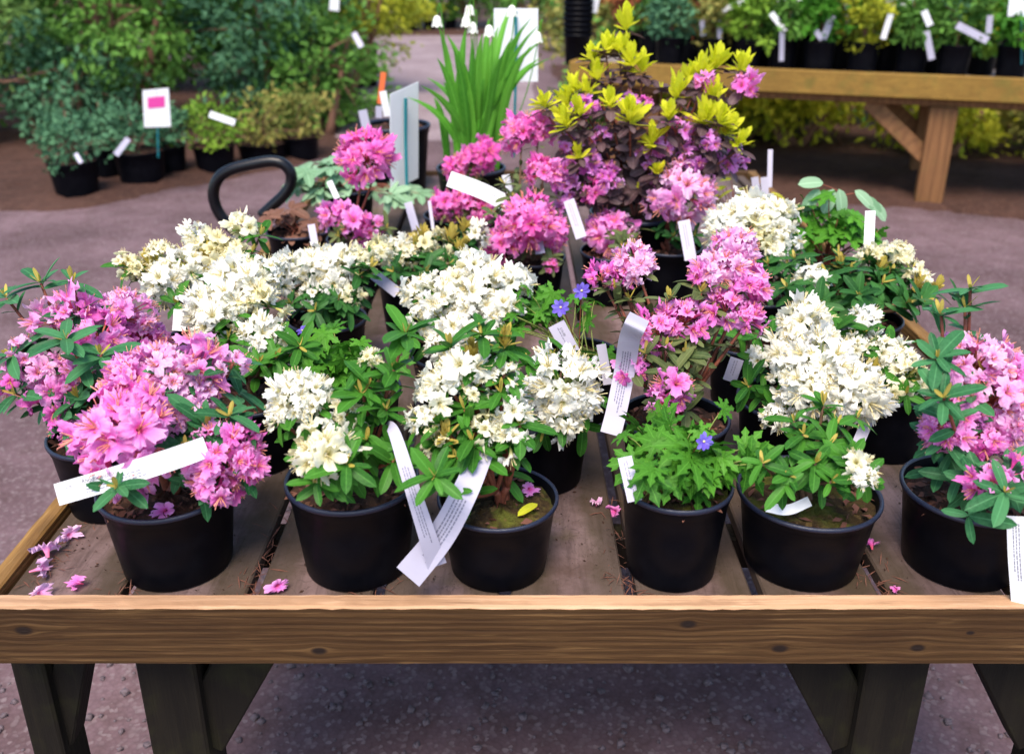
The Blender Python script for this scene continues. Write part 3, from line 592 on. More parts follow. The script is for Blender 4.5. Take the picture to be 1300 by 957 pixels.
# ------------------------------------------------------------------ wood anemones
def anemone(P, label, spots, flowers, n=34, ls=.045, mat='leaf_bright', spread=(.10, .10), top=.09):
    root = empty('potted_anemone', (P.x, P.y, P.z0), label, 'anemone', PG); make_pot(P, root, 'soil_moss', 60)
    rim = np.array([P.x, P.y, P.z0 + P.H - .015]); sm, fo = MB(), MB()
    for (px, py, r, dy, k) in spots:
        c = at(px, py, P.y + dy); rr = r * depth(c) / F
        for _ in range(k):
            o = rng.randn(3) * .5; p = c + o * rr * np.array([1., .9, .55]); p[2] = max(p[2], rim[2] + .012)
            tube(sm, bez(rim + rng.randn(3) * [.02, .02, 0], (rim + p) / 2 + [0, 0, .02], p, 6), .0012, .0009, 4)
            d = unit(p - rim) * [1, 1, 0] + rng.randn(3) * .35; d[2] = -.25 + .3 * rng.randn()
            scatter(fo, PALM7, p, d, rng.randn(3) * .5 + [0, -.25, 1], ls * (.5 + .65 * rng.rand()))
    sm.build('stem', ['pedicel'], root); fo.build('foliage', [mat], root)
    for (px, py, r, dy, ax) in flowers:
        p = at(px, py, P.y + dy); s2 = MB(); tube(s2, bez(rim, (rim + p) / 2 + [0, 0, .03], p, 7), .0011, .0009, 4); s2.build('flower_stalk', ['pedicel_red'], root)
        place(ANEM[rng.randint(2)], 'flower', root, p, ax, r * depth(p) / F)
    return root
anemone(p4, 'wood anemone of ferny bright leaves in the smallest front row pot', [(862, 578, 66, -.02, 24), (830, 555, 36, .03, 8), (905, 588, 44, -.04, 9), (860, 600, 50, -.06, 8), (945, 580, 24, -.02, 4)], [(893, 560, 13, -.06, (.3, -.8, .2))])
anemone(back_pot(450, 492, .082), 'wood anemone of bright lacy leaves between the white blooms at left', [(428, 458, 56, -.04, 30), (465, 470, 40, -.06, 10), (390, 462, 32, -.05, 8)], [(384, 420, 9, .0, (-.3, -.3, .9))])
anemone(back_pot(735, 448, .078), 'wood anemone with two violet flowers, a price label stuck in its pot', [(680, 390, 48, .02, 20), (775, 468, 22, -.04, 5), (660, 405, 30, -.02, 8), (740, 400, 24, .04, 4), (700, 370, 26, .06, 5)], [(712, 390, 12, -.06, (-.2, -1, .2)), (738, 369, 12, -.03, (.2, -1, .3))])
# ------------------------------------------------------------------ other table plants
def leafy(P, name, label, cat, spots, mat, tpl, ls, soil='soil', stem='bark_red', narrow=False):
    root = empty(name, (P.x, P.y, P.z0), label, cat, PG); make_pot(P, root, soil, 40)
    rim = np.array([P.x, P.y, P.z0 + P.H - .015]); sm, fo = MB(), MB()
    for (px, py, r, dy, k) in spots:
        c = at(px, py, P.y + dy); rr = r * depth(c) / F
        for _ in range(k):
            p = c + rng.randn(3) * .5 * rr * np.array([1, .8, .6]); p[2] = max(p[2], rim[2] + .01)
            tube(sm, bez(rim + rng.randn(3) * [.012, .012, 0], (rim + p) / 2 + [0, 0, .03], p, 6), .0018, .0012, 5)
            d = unit(p - rim) * [1, 1, 0] + rng.randn(3) * .4; d[2] = -.15
            scatter(fo, tpl, p, d, rng.randn(3) * .25 + [0, -.25, 1], ls * (.7 + .5 * rng.rand()))
    sm.build('stem', [stem], root); fo.build('foliage', [mat], root); return root
leafy(back_pot(440, 238, .09), 'potted_perennial', 'pale sage green perennial behind the tall pink bloom at back left', 'perennial', [(430, 222, 48, .0, 14), (400, 240, 30, -.05, 7), (500, 262, 38, -.05, 9), (400, 215, 20, .05, 5)], 'leaf_pale', PALMBIG, .075)
leafy(back_pot(378, 292, .085), 'potted_perennial', 'bronze leaved perennial beside the black handle', 'perennial', [(360, 268, 28, .0, 12), (385, 300, 20, -.04, 5)], 'leaf_bronze', PALMBIG, .05)
leafy(back_pot(1048, 335, .085), 'potted_columbine', 'green columbine with one arching stem of pale leaflets at back right', 'columbine', [(1040, 275, 34, 0, 12), (1080, 290, 32, -.03, 10), (1110, 300, 24, -.02, 6), (1020, 300, 30, 0, 8)], 'leaf_bright', PALM, .055)
c_ = leafy(back_pot(935, 292, .08), 'potted_perennial', 'yellow green perennial with two plastic tags, behind the cream white rhododendron', 'perennial', [(930, 248, 34, .04, 14), (975, 250, 22, .02, 6), (900, 265, 22, 0, 6)], 'leaf_char', ROUND, .05)
def arching():
    root = [o for o in COL.objects if o.name.startswith('potted_columbine')][0]; Y = root.location[1] + .02; fo = MB(); sm = MB()
    a = at(1048, 320, Y); b = at(1068, 260, Y); c = at(1072, 248, Y); e = at(1035, 232, Y); g = at(1110, 262, Y)
    tube(sm, spline([a, b, c]), .0028, .002, 6); tube(sm, bez(c, at(1060, 238, Y), e), .0018, .001, 5); tube(sm, bez(c, at(1095, 240, Y), g), .0018, .001, 5)
    for (px, py, dx, dz) in [(1045, 232, -1, .1), (1040, 240, -.6, -.8), (1058, 240, -.3, -.8), (1065, 240, .2, -.8), (1085, 242, .7, -.5), (1098, 250, .8, -.7), (1105, 256, .9, -.8)]:
        scatter(fo, ROUND, at(px, py, Y), [dx, -.3, dz], [.1, -.7, .7], .062, 0)
    sm.build('stem', ['bark_red'], root); fo.build('leaflet_spray', ['leaf_pale'], root)
arching()
def snowflake(P, label):
    root = empty('potted_snowflake', (P.x, P.y, P.z0), label, 'snowflake bulb', PG); make_pot(P, root, 'soil', 60); mb = MB(); fl = MB(); z0 = P.z0 + P.H - .02
    base = np.array([P.x, P.y, z0])
    tips = [(548, 60, .012), (570, 85, .012), (560, 70, .012), (600, 75, .014), (625, 95, .014), (585, 110, .013), (545, 100, .012), (640, 110, .013), (660, 75, .012), (590, 60, .012), (520, 135, .010), (500, 150, .010), (655, 120, .012), (672, 130, .011), (615, 70, .013), (690, 85, .011), (705, 100, .011), (575, 120, .012), (630, 130, .012), (555, 130, .012), (665, 25, .011), (680, 60, .011), (695, 110, .011), (605, 100, .014), (650, 90, .013), (540, 150, .012), (530, 125, .011), (700, 60, .009), (712, 75, .009), (690, 50, .009), (720, 100, .008), (640, 60, .012), (625, 50, .012), (578, 90, .014), (562, 110, .013), (610, 130, .014)]
    for (px, py, w) in tips:
        p = at(px + (600 - px) * .18, py - 26, P.y + rng.randn() * .07); b = base + rng.randn(3) * [.03, .03, 0] + [(px - 600) * .0004, 0, 0]; d = p - b
        c = b + d * .6 + np.array([-d[0] * .45, 0, .05]); B = bez(b, c, p, 10); side = unit(np.cross(d, [rng.randn() * .5, 1, 0])); nz = unit(np.cross(side, d)); v = []; ac = []
        for i, q in enumerate(B):
            wd = w * 1.35 * (1 - (i / 9) ** 3) * (.7 + .3 * min(1, i / 3)) + .0006
            for s in (-1, 0, 1): v.append(q + side * s * wd - nz * (.3 * wd if s == 0 else 0)); ac.append(abs(s))
        mb.add(v, [(i * 3 + j, i * 3 + j + 1, i * 3 + j + 4, i * 3 + j + 3) for i in range(9) for j in range(2)], 0, rng.rand(), ac)
    mb.build('strap_leaves', ['blade'], root)
    for (px, py) in [(555, 28), (592, 28), (621, 40), (600, 36), (650, 15), (682, 48), (596, 14)]:
        Y = P.y + rng.randn() * .04; p = at(px, py, Y); s = MB(); top = p + np.array([.0, 0, .03]); tube(s, spline([base + rng.randn(3) * [.02, .02, 0], at(px + 4 + (600 - px) * .3, py + 90, Y), top + [.012, 0, .01], p + [0, 0, .016]], 5), .0022, .0013, 5); s.build('flower_stalk', ['blade'], root)
        fl = MB(); prof = [(.002, .018), (.009, .014), (.013, .004), (.014, -.004), (.017, -.010)]
        v = []; seg = 18
        for r, z in prof:
            for k in range(seg):
                a = 2 * math.pi * k / seg; zz = z - (.006 * abs(math.sin(3 * a)) if z < -.005 else 0); v.append(p + [r * math.cos(a), r * math.sin(a), zz])
        fl.add(v, [(i * seg + k, i * seg + (k + 1) % seg, (i + 1) * seg + (k + 1) % seg, (i + 1) * seg + k) for i in range(4) for k in range(seg)]); fl.build('bell_flower', ['white'], root)
snowflake(back_pot(598, 212, .11, .2), 'snowflake bulbs with tall green strap leaves and nodding white bells')
PA = back_pot(503, 158, .125, .24)
ra = empty('nursery_pot', (PA.x, PA.y, PA.z0), 'empty looking black pot with orange and white tags, behind the upright white sign', 'plant pot'); make_pot(PA, ra, 'soil', 40)
# ------------------------------------------------------------------ the table
TY1 = 3.75
tb = empty('wooden_table', (0, 2.4, 0), 'slatted wooden display table with brown front rail carrying the flowers', 'table')
def wb(mb, *a, **k): box(mb, *a, **k)
edges = [-.719] + [-.55 + .18 * k for k in range(9)] + [.93]
XR = .945
gw = .017
for k in range(len(edges) - 1):
    x0 = edges[k] + (gw / 2 if k else 0); x1 = edges[k + 1] - (gw / 2 if k < len(edges) - 2 else 0)
    mb = MB(); box(mb, ((x0 + x1) / 2, (1.083 + TY1) / 2, TZ - .0125), (x1 - x0, TY1 - 1.083, .025), bev=.003); mb.build('slat', ['board'], tb, False)
def railmesh(x0, x1, y0, y1, z0, z1, n, jag, axis='X'):
    # a board whose top arris is slightly splintered
    v = []; q = []
    for i in range(n + 1):
        t = i / n; j = rng.randn() * jag; j2 = rng.randn() * jag
        pr = [(0, 0), (0, 1), (.06, 1), (.94, 1), (1, 1), (1, 0)]
        if axis == 'X':
            x = x0 + (x1 - x0) * t; ring = [(x, y0, z0 + j2 * .3), (x, y0, z1 - .004 + j), (x, y0 + .003 + abs(j), z1 + j2 * .5), (x, y1 - .003, z1 + j * .5), (x, y1, z1 - .003), (x, y1, z0)]
        else:
            y = y0 + (y1 - y0) * t; ring = [(x0, y, z0), (x0, y, z1 - .004 + j), (x0 + .003, y, z1 + j2 * .5), (x1 - .003, y, z1 + j * .5), (x1, y, z1 - .003), (x1, y, z0)]
        v += ring
    for i in range(n):
        for k in range(6): q.append((i * 6 + k, (i + 1) * 6 + k, (i + 1) * 6 + (k + 1) % 6, i * 6 + (k + 1) % 6))
    e = n * 6; q += [(0, 1, 4, 5), (1, 2, 3, 4), (e + 5, e + 4, e + 1, e), (e + 4, e + 3, e + 2, e + 1)]
    if axis == 'X': q = [t[::-1] for t in q]
    mb = MB(); mb.add(v, q); return mb
mb = railmesh(-.75, .98, RAILY, RAILY + RAILT, RZ0, RZ1, 110, .0006)
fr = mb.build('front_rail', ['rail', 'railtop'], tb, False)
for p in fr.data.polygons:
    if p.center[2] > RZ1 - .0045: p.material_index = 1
railmesh(-.75, -.722, RAILY + RAILT + .001, TY1, RZ0, RZ1, 120, .0008, 'Y').build('side_rail', ['siderail'], tb, False)
railmesh(XR, XR + .03, RAILY + RAILT + .001, TY1, RZ0, RZ1, 120, .0008, 'Y').build('side_rail', ['siderail'], tb, False)
mb = railmesh(-.75, .98, TY1 + .001, TY1 + .03, RZ0, RZ1, 100, .0007); mb.build('back_rail', ['rail'], tb, False)
for y in (1.3, 2.4, 3.5):
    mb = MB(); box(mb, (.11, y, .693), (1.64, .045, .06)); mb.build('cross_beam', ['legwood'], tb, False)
LX = []
for (x, w) in ((-.73, .05), (-.522, .09), (.582, .095), (.885, .1)):
    for y in (1.16, 3.6):
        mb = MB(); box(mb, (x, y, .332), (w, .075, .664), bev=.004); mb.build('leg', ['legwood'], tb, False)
for (x0, x1, w_) in ((-.725, -.655, .05), (-.50, -.375, .085), (.55, .43, .085), (.84, .71, .07)):
    for y in (1.166, 3.594):
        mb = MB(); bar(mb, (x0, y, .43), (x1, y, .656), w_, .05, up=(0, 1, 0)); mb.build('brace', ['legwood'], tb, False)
# ------------------------------------------------------------------ paper labels
LG = 'paper plant labels on the table plants'
def ribbon(name, label, pts, w, mat='paper', text=None, lines=0, facing=None, group=LG, th=.0006, notch=0, cat='plant label', txtspan=(.08, .75), n=8, price=None, taper=None):
    P = spline(pts, n) if len(pts) > 2 else np.linspace(pts[0], pts[1], 7); o = P.mean(0); mb = MB(); m = len(P)
    t = unit(np.gradient(P, axis=0)); v = []; S = []; Nn = []; side = None
    for i in range(m):
        view = unit(cam_o - P[i]) if facing is None else unit(facing)
        s = np.cross(t[i], view); s = unit(s); 
        if side is not None and np.dot(s, side) < 0: s = -s
        side = s; nn = np.cross(s, t[i]); 
        if np.dot(nn, view) < 0: nn = -nn
        S.append(s); Nn.append(nn); ww = w / 2 * (taper[0] + (taper[1] - taper[0]) * i / (m - 1) if taper else 1)
        for a, b in ((-1, 1), (1, 1), (1, -1), (-1, -1)): v.append(P[i] + s * ww * a + nn * th / 2 * b)
    q = [(i * 4 + k, i * 4 + (k + 1) % 4, (i + 1) * 4 + (k + 1) % 4, (i + 1) * 4 + k) for i in range(m - 1) for k in range(4)] + [(0, 1, 2, 3), ((m - 1) * 4 + 3, (m - 1) * 4 + 2, (m - 1) * 4 + 1, (m - 1) * 4)]
    mb.add(v, q); ob = mb.build(name, [mat], None, False, origin=o); tag(ob, label, cat, group); ob['_o'] = [float(x) for x in o]
    if lines or text or price:
        cum = np.concatenate([[0], np.cumsum(np.linalg.norm(np.diff(P, axis=0), axis=1))]); Ltot = cum[-1]
        def on(d, a, lift=.0006):
            i = min(m - 2, max(0, np.searchsorted(cum, d) - 1)); f = (d - cum[i]) / (cum[i + 1] - cum[i]); pt = P[i] + (P[i + 1] - P[i]) * f; return pt + S[i] * a + Nn[i] * (th / 2 + lift * .5)
        mb = MB(); d0, d1 = Ltot * txtspan[0], Ltot * txtspan[1]; sg = 1 if np.dot(S[m // 2], np.cross(Nn[m // 2], t[m // 2])) > 0 else -1
        for k in range(lines):
            a = w * (.30 - .62 * (k + 1.2) / (lines + 1.2)) if not text else w * (.06 - .40 * (k + .5) / lines) ; d = d0 + rng.rand() * .003; end = d1 - rng.rand() * .3 * (d1 - d0)
            while d < end:
                l = .002 + .005 * rng.rand(); hgt = w * .028
                mb.add([on(d, sg * a - hgt), on(d + l, sg * a - hgt), on(d + l, sg * a + hgt), on(d, sg * a + hgt)], [(0, 1, 2, 3)]); d += l + .0012
        if lines: mb.build('small_print', ['ink_pale'], ob, False)
        for tx, dd, aa, size, bold in ([(text, d0, w * .16, w * .30, True)] if text else []) + ([(price[0], Ltot * price[1], w * price[2], w * .2, False)] if price else []):
            cu_ = bpy.data.curves.new('text', 'FONT'); cu_.body = tx; cu_.size = size; 
            if bold: cu_.offset = size * .006
            to = bpy.data.objects.new('text', cu_); COL.objects.link(to); dg = bpy.context.evaluated_depsgraph_get(); me = bpy.data.meshes.new_from_object(to.evaluated_get(dg)); COL.objects.unlink(to); bpy.data.objects.remove(to)
            i = min(m - 2, max(0, np.searchsorted(cum, dd) - 1)); xd = t[i]; nd = Nn[i]; yd = np.cross(nd, xd); org = on(dd, 0, .0012) + S[i] * aa * (1 if np.dot(S[i], yd) > 0 else -1) * 1
            for vt in me.vertices:
                c = np.array(vt.co); pt = org + xd * c[0] + yd * c[1] - o; vt.co = [float(x) for x in pt]
            me.materials.clear(); me.materials.append(M['ink']); me.name = 'printed_name' if bold else 'price'
            to2 = bpy.data.objects.new('printed_name' if bold else 'price', me); COL.objects.link(to2); to2.parent = ob
    return ob
def rb(label, pxs, wpx, **k):
    pts = [at(*p) for p in pxs]; w = wpx * depth(pts[0]) / F; return ribbon('plant_label', label, pts, w, **k)
Y1 = p1.y
rb('long white label lying across the front left pot, printed Rhododendron', [(72, 628, Y1 - .13), (130, 611, Y1 - .135), (190, 592, Y1 - .125), (232, 578, Y1 - .105), (262, 567, Y1 - .08)], 28, mat='paper_white', text='Rhododendron', lines=3, txtspan=(.20, .66), price=('£16.00', .05, .12))
rb('narrow label strip hanging down in front of the second pot, crossing another label', [(490, 540, p2.y + .0), (500, 548, p2.y - .07), (520, 610, p2.y - .115), (540, 672, p2.y - .125), (555, 718, p2.y - .115)], 21, lines=3, txtspan=(.45, .85), taper=(.5, 1.15))
rb('wide label strip slanting down left from the mossy pot, under another label', [(613, 572, p3.y - .04), (590, 625, p3.y - .1), (560, 680, p3.y - .108), (518, 732, p3.y - .105)], 36, lines=4, txtspan=(.35, .85), taper=(.8, 1.05))
rb('small label standing in the pot of ferny leaves', [(793, 580, p4.y - .05), (806, 636, p4.y - .092)], 18, lines=2)
rb('long label hanging under the tall pink rhododendron, curled white at its top', [(812, 402, 1.33), (806, 414, 1.285), (799, 432, 1.31), (793, 470, 1.335), (783, 520, 1.31), (775, 551, 1.29)], 27, lines=4, txtspan=(.45, .9))
rb('tilted price label stuck in the violet anemone pot', [(706, 411, 1.60), (728, 452, 1.58)], 22, lines=1, price=('£16.00', .15, .05))
rb('narrow plain label beside the long curled one', [(763, 437, 1.52), (772, 488, 1.50)], 12)
rb('short label hanging on the small pot between pink and white blooms', [(936, 455, 1.56), (926, 484, 1.55)], 17, lines=2)
rb('white label hanging over the front rail at the right edge', [(1290, 655, p6.y - .10), (1292, 710, p6.y - .115), (1296, 767, p6.y - .12)], 22, mat='paper_white', lines=3)
rb('long label slanting through the hot pink blooms at the back', [(570, 227, 2.42), (615, 244, 2.38), (664, 270, 2.36)], 20, mat='paper_white', lines=2)
rb('label leaning in the left one of two pots under the yellow leaved shrub', [(722, 254, 2.28), (738, 302, 2.22)], 14, lines=2)
rb('label standing in the pot with the single pale pink bloom', [(868, 280, 2.2), (877, 330, 2.14)], 15, lines=2)
rb('crumpled blank label lying on soil of the leafy front pot', [(973, 643, p5.y - .07), (1000, 647, p5.y - .075), (1028, 636, p5.y - .06)], 13, mat='paper_white')
rb('upright white label among the columbine leaves', [(1105, 268, 2.02), (1103, 312, 1.98)], 12, mat='paper_white')
rb('dark plastic label slanting among cream buds behind the largest white bloom', [(470, 345, 1.95), (505, 372, 1.9)], 14)
rb('lilac label end sticking out right of the leafy front pot', [(1107, 522, 1.36), (1085, 572, 1.3)], 14, lines=0)
rb('small white label upright among blooms at left', [(229, 393, 1.5), (227, 420, 1.48)], 16, mat='paper_white')
rb('thin blue grey tag beside the yellow green perennial', [(978, 190, 2.7), (977, 238, 2.66)], 6)
rb('clear plastic tag in the yellow green perennial, left one', [(958, 225, 2.6), (962, 252, 2.58)], 9)
rb('clear plastic tag in the yellow green perennial, right one', [(970, 225, 2.6), (972, 252, 2.58)], 9)
rb('lilac tag at the foot of the upright white sign', [(518, 257, 2.6), (528, 292, 2.55)], 10)
rb('thin clear tag beside the deep pink bloom', [(545, 255, 2.5), (550, 292, 2.46)], 4)
rb('white tag between the sage perennial and pink blooms', [(418, 230, 2.7), (428, 252, 2.68)], 7, mat='paper_white')
rb('lilac tag under the low pink bloom near the bronze leaves', [(395, 285, 2.35), (400, 312, 2.32)], 9)
rb('lilac tag in the empty looking pot, nearest the camera', [(460, 140, PA.y - .13), (466, 166, PA.y - .13)], 11)
rb('white tag standing in the empty looking pot next to the orange one', [(486, 116, PA.y - .02), (492, 148, PA.y - .02)], 9, mat='paper_white')
rb('green tinted tag standing in the empty looking pot', [(481, 135, PA.y - .06), (481, 150, PA.y - .06)], 8)
rb('orange plastic tag standing in the empty looking pot', [(487, 92, PA.y + .03), (482, 132, PA.y + .03)], 7, mat='orange')
rb('white tag behind the deep pink blooms, point upward', [(642, 222, 2.5), (646, 245, 2.48)], 10, mat='paper_white')
rb('blue grey tag under the round hot pink bloom', [(683, 302, 2.2), (686, 322, 2.17)], 12)
# signs on stakes
def sign(label, corners, Y0, dY, stake, mat='paper_white', group='white card signs on stakes', extra=None):
    a = np.array([at(px, py, Y0 + dY * k) for (px, py), k in zip(corners, (0, 1, 1, 0))]); base = at(stake[-1][0], stake[-1][1], Y0 + stake[-1][2])
    r = empty('plant_sign', base, label, 'sign', group); n = unit(np.cross(a[1] - a[0], a[3] - a[0])); n = n if np.dot(n, cam_o - a[0]) > 0 else -n
    mb = MB(); v = np.concatenate([a + n * .001, a - n * .001]); mb.add(v, [(0, 1, 2, 3), (7, 6, 5, 4), (0, 4, 5, 1), (1, 5, 6, 2), (2, 6, 7, 3), (3, 7, 4, 0)]); mb.build('card', [mat], r, False)
    mb = MB(); S = [at(px, py, Y0 + d) for px, py, d in stake]; tube(mb, S, .006, .005, 6); mb.build('stake', ['stake'], r, False)
    if extra: extra(r, a, n)
sign('tall narrow white sign on a teal stake left of the strap leaves', [(495, 120), (531, 104), (531, 226), (496, 243)], 2.95, .1, [(515, 125, .03), (515, 180, .03), (517, 262, .0)])
sign('large white sign on a teal stake behind the strap leaves', [(627, 11), (683, 11), (683, 104), (627, 104)], 3.3, .02, [(655, 15, -.01), (655, 90, -.01), (652, 200, -.03)])
# ------------------------------------------------------------------ fallen flowers and bits
def fallen(label, px, py, s, col='palepink', z=TZ + .004, flat=True):
    p = at_z(px, py, z); me = None; r = np.random.RandomState(int(px)); v, q, rad = floret(r); mb = MB(); v = v * s; ax = unit(r.randn(3) * [.6, .6, .2] + [0, -.3, .5]); v = v @ frame(ax, r.rand() * 6).T
    if flat: v[:, 2] = np.where(v[:, 2] > 0, v[:, 2] * .6, v[:, 2] * .3)
    v[:, 2] -= v[:, 2].min(); mb.add(v + p, q, 0, .3, 1., rad); o = mb.build('fallen_flower', [col], None, True, origin=p); tag(o, label, 'fallen flower', 'fallen pink flowers'); return o
fallen('fallen pink flower near the left rail, upper one', 82, 680, .018)
fallen('largest pale fallen flower, beside the left side rail', 62, 712, .026)
fallen('pale fallen petals lower left of the largest fallen flower', 38, 728, .022)
fallen('pale fallen flower touching the front rail at far left', 42, 757, .018)
fallen('crumpled salmon fallen flower on the left slat', 106, 742, .014, 'hotpink')
fallen('star shaped pink fallen flower right of the first front pot', 349, 743, .017, 'pink')
fallen('pink fallen flower on the compost of the mossy pot', 667, 622, .016, 'pink', p3.z0 + p3.H - .008)
fallen('pink fallen flower on the compost of the front left pot', 213, 648, .018, 'pink', p1.z0 + p1.H - .012)
fallen('magenta fallen flower between the two rightmost front pots', 1107, 700, .015, 'hotpink')
fallen('faded pink fallen petals in the slat gap right of centre', 787, 650, .016, 'hotpink', TZ - .01)
fallen('pale fallen petal on the slat left of the ferny pot', 757, 642, .011, 'palepink')
fallen('tiny pink bud lying against the front rail at right', 1141, 749, .008, 'hotpink')
mb = MB(); pl = at_z(668, 650, p3.z0 + p3.H - .006); scatter(mb, LEAF, pl + [-.012, -.01, 0], [.7, .75, .18], [0, -.25, 1], .042, 0, .9); o = mb.build('fallen_leaf', ['leaf_char'], None, True, origin=pl); tag(o, 'yellowish fallen leaf on the compost of the mossy pot', 'leaf')
mb = MB(); k = 420
for gx in (-.55, -.37, -.19, .17, .53):
    n_ = 70; x = gx + rng.randn(n_) * .014; y = 1.09 + np.abs(rng.randn(n_)) * .12; d = rng.randn(n_, 3); d[:, 2] = rng.randn(n_) * .2 + .1; z = np.where(np.abs(x - gx) < .009, TZ - .004, TZ + .001)
    scatter(mb, (TINY[0] * [1, .12, .3], TINY[1], TINY[2]), np.stack([x, y, z], 1), d, rng.randn(n_, 3) * .3 + [0, 0, 1], .012 + .02 * rng.rand(n_))
x = -.70 + np.abs(rng.randn(120)) * .02; y = 1.09 + rng.rand(120) * .5
scatter(mb, (TINY[0] * [1, .12, .3], TINY[1], TINY[2]), np.stack([x, y, np.full(120, TZ + .002)], 1), rng.randn(120, 3) * [1, 1, .25], rng.randn(120, 3) * .3 + [0, 0, 1], .01 + .02 * rng.rand(120))
struct(mb.build('needle_litter', ['chip']), 'stuff')
mb = MB(); n_ = 700; xy = []
while len(xy) < n_:
    x_, y_ = -.7 + 1.6 * rng.rand(), 1.09 + abs(rng.randn()) * .35
    if rng.rand() < .25 + .75 * (math.sin(x_ * 9 + 1) * math.sin(y_ * 11) > .2) and min(abs(x_ - e) for e in edges) > .012: xy.append((x_, y_))
xy = np.array(xy); scatter(mb, LEAFLOW, np.column_stack([xy, np.full(n_, TZ + .0015)]), rng.randn(n_, 3) * [1, 1, .2], rng.randn(n_, 3) * .4 + [0, 0, 1], .002 + .006 * rng.rand(n_) ** 2)
struct(mb.build('compost_crumbs', ['soil']), 'stuff')
# ------------------------------------------------------------------ hand truck with loop handle
HY = 2.85
hp = [at(px, py, HY) for px, py in ((300, 296), (284, 279), (274, 262), (271, 244), (277, 227), (292, 216), (318, 209), (344, 205), (360, 209), (369, 220), (369, 234), (360, 248), (346, 261), (332, 274))]
ht = empty('hand_truck', (hp[1][0] - .02, HY + .1, 0), 'hand truck with black tube loop handle rising at the left of the table', 'hand truck')
mb = MB(); tube(mb, spline(hp, 6), .0175, None, 14); mb.build('handle', ['blacktube'], ht)
bx = -.97
mb = MB(); tube(mb, spline([hp[0], hp[0] + [-.02, .02, -.15], (bx + .08, HY + .08, .45), (bx + .08, HY + .12, .12)], 6), .017, None, 10); tube(mb, [(bx - .1, HY + .12, .12), (bx - .1, HY + .08, .62), (bx + .07, HY + .08, .62)], .014, None, 8)
for z in (.25, .45): tube(mb, [(bx - .1, HY + .1, z), (bx + .08, HY + .1, z)], .012, None, 8)
mb.build('frame', ['steel'], ht)
mb = MB(); box(mb, (bx - .01, HY - .02, .03), (.26, .2, .012)); mb.build('toe_plate', ['steel'], ht, False)
for sx in (-.17, .15):
    mb = MB(); v = []; seg = 28; prof = [(.05, -.02), (.09, -.025), (.115, -.02), (.12, 0), (.115, .02), (.09, .025), (.05, .02), (.012, .022), (.012, -.022), (.05, -.02)]
    for r, xx in prof:
        for k in range(seg): a = 2 * math.pi * k / seg; v.append((bx - .01 + sx + xx, HY + .16 + r * math.cos(a), .12 + r * math.sin(a)))
    mb.add(v, [(i * seg + k, i * seg + (k + 1) % seg, (i + 1) * seg + (k + 1) % seg, (i + 1) * seg + k) for i in range(len(prof) - 1) for k in range(seg)]); mb.build('wheel', ['rubber'], ht)
# ------------------------------------------------------------------ ground
mb = MB(); g = 160
def gsheet(name, x0, x1, y0, y1, nx, ny, hf, mat):
    xs = np.linspace(x0, x1, nx + 1); ys = np.linspace(y0, y1, ny + 1); X, Yy = np.meshgrid(xs, ys); Z = hf(X, Yy); m = MB()
    q = [(j * (nx + 1) + i, j * (nx + 1) + i + 1, (j + 1) * (nx + 1) + i + 1, (j + 1) * (nx + 1) + i) for j in range(ny) for i in range(nx)]
    m.add(np.stack([X, Yy, Z], -1).reshape(-1, 3), q); return struct(m.build(name, [mat]))
gsheet('ground', -60, 60, -20, 100, 8, 8, lambda x, y: x * 0, 'ground')
def wob(x, y): return .25 * np.sin(1.7 * x + .5) + .15 * np.sin(4.1 * x + 1.3 * y) + .08 * np.sin(9 * x + 5 * y)
hgt = lambda d, x, y: np.clip(d, -.3, .22) * .16 + np.where(d > 0, .010 * np.sin(23 * x + 7 * y) * np.sin(19 * y + 3 * x) + .012 * rng.rand(*x.shape), -.01)
gsheet('path', -3.2, .7, 8.4, 19.5, 30, 60, lambda x, y: .006 - .03 * np.clip(np.abs(x + 1.15 + .03 * (y - 9)) - 1.1 - .12 * wob(x, y) - .05 * (y - 8.4) + np.clip(9.2 - y, 0, 1) * .8, 0, .5), 'palegravel')
gsheet('mulch_bed', -9, -.9, 5.6, 14, 110, 110, lambda x, y: hgt(np.minimum(y - np.maximum(6.15, 7.5 + (x + 1.6) * 1.1), (-1.35 - x) + (y - 8) * -.12) + .35 * wob(x, y), x, y), 'mulch')
gsheet('mulch_bed', .2, 8, 5.0, 14, 110, 110, lambda x, y: hgt(np.minimum(y - (6.35 - .22 * (x - 1.)), x - .65) + .3 * wob(x, y), x, y), 'mulch')
gsheet('mulch_bed', -14, 10, 17.5, 30, 80, 40, lambda x, y: hgt(y - 18.9 + .5 * wob(x * .5, y), x, y), 'mulch')
mb = MB(); n_ = 1600; x = rng.rand(n_) * 2.6 - 1.3; y = 1.3 + rng.rand(n_) * 1.2; ph = rng.rand(n_) * 6
for i in range(n_):
    s = .003 + .006 * rng.rand() ** 2; a = np.array([[-1, -1, -.6], [1, -1, -.6], [1, 1, -.6], [-1, 1, -.6], [-.7, -.7, .6], [.7, -.7, .6], [.7, .7, .6], [-.7, .7, .6]]) + rng.randn(8, 3) * .25
    c, d = math.cos(ph[i]), math.sin(ph[i]); a = np.stack([a[:, 0] * c - a[:, 1] * d, a[:, 0] * d + a[:, 1] * c, a[:, 2]], 1)
    mb.add(a * s + [x[i], y[i], s * .4], [(0, 3, 2, 1), (4, 5, 6, 7), (0, 1, 5, 4), (1, 2, 6, 5), (2, 3, 7, 6), (3, 0, 4, 7)], 0, rng.rand())
struct(mb.build('gravel', ['stone']), 'stuff')
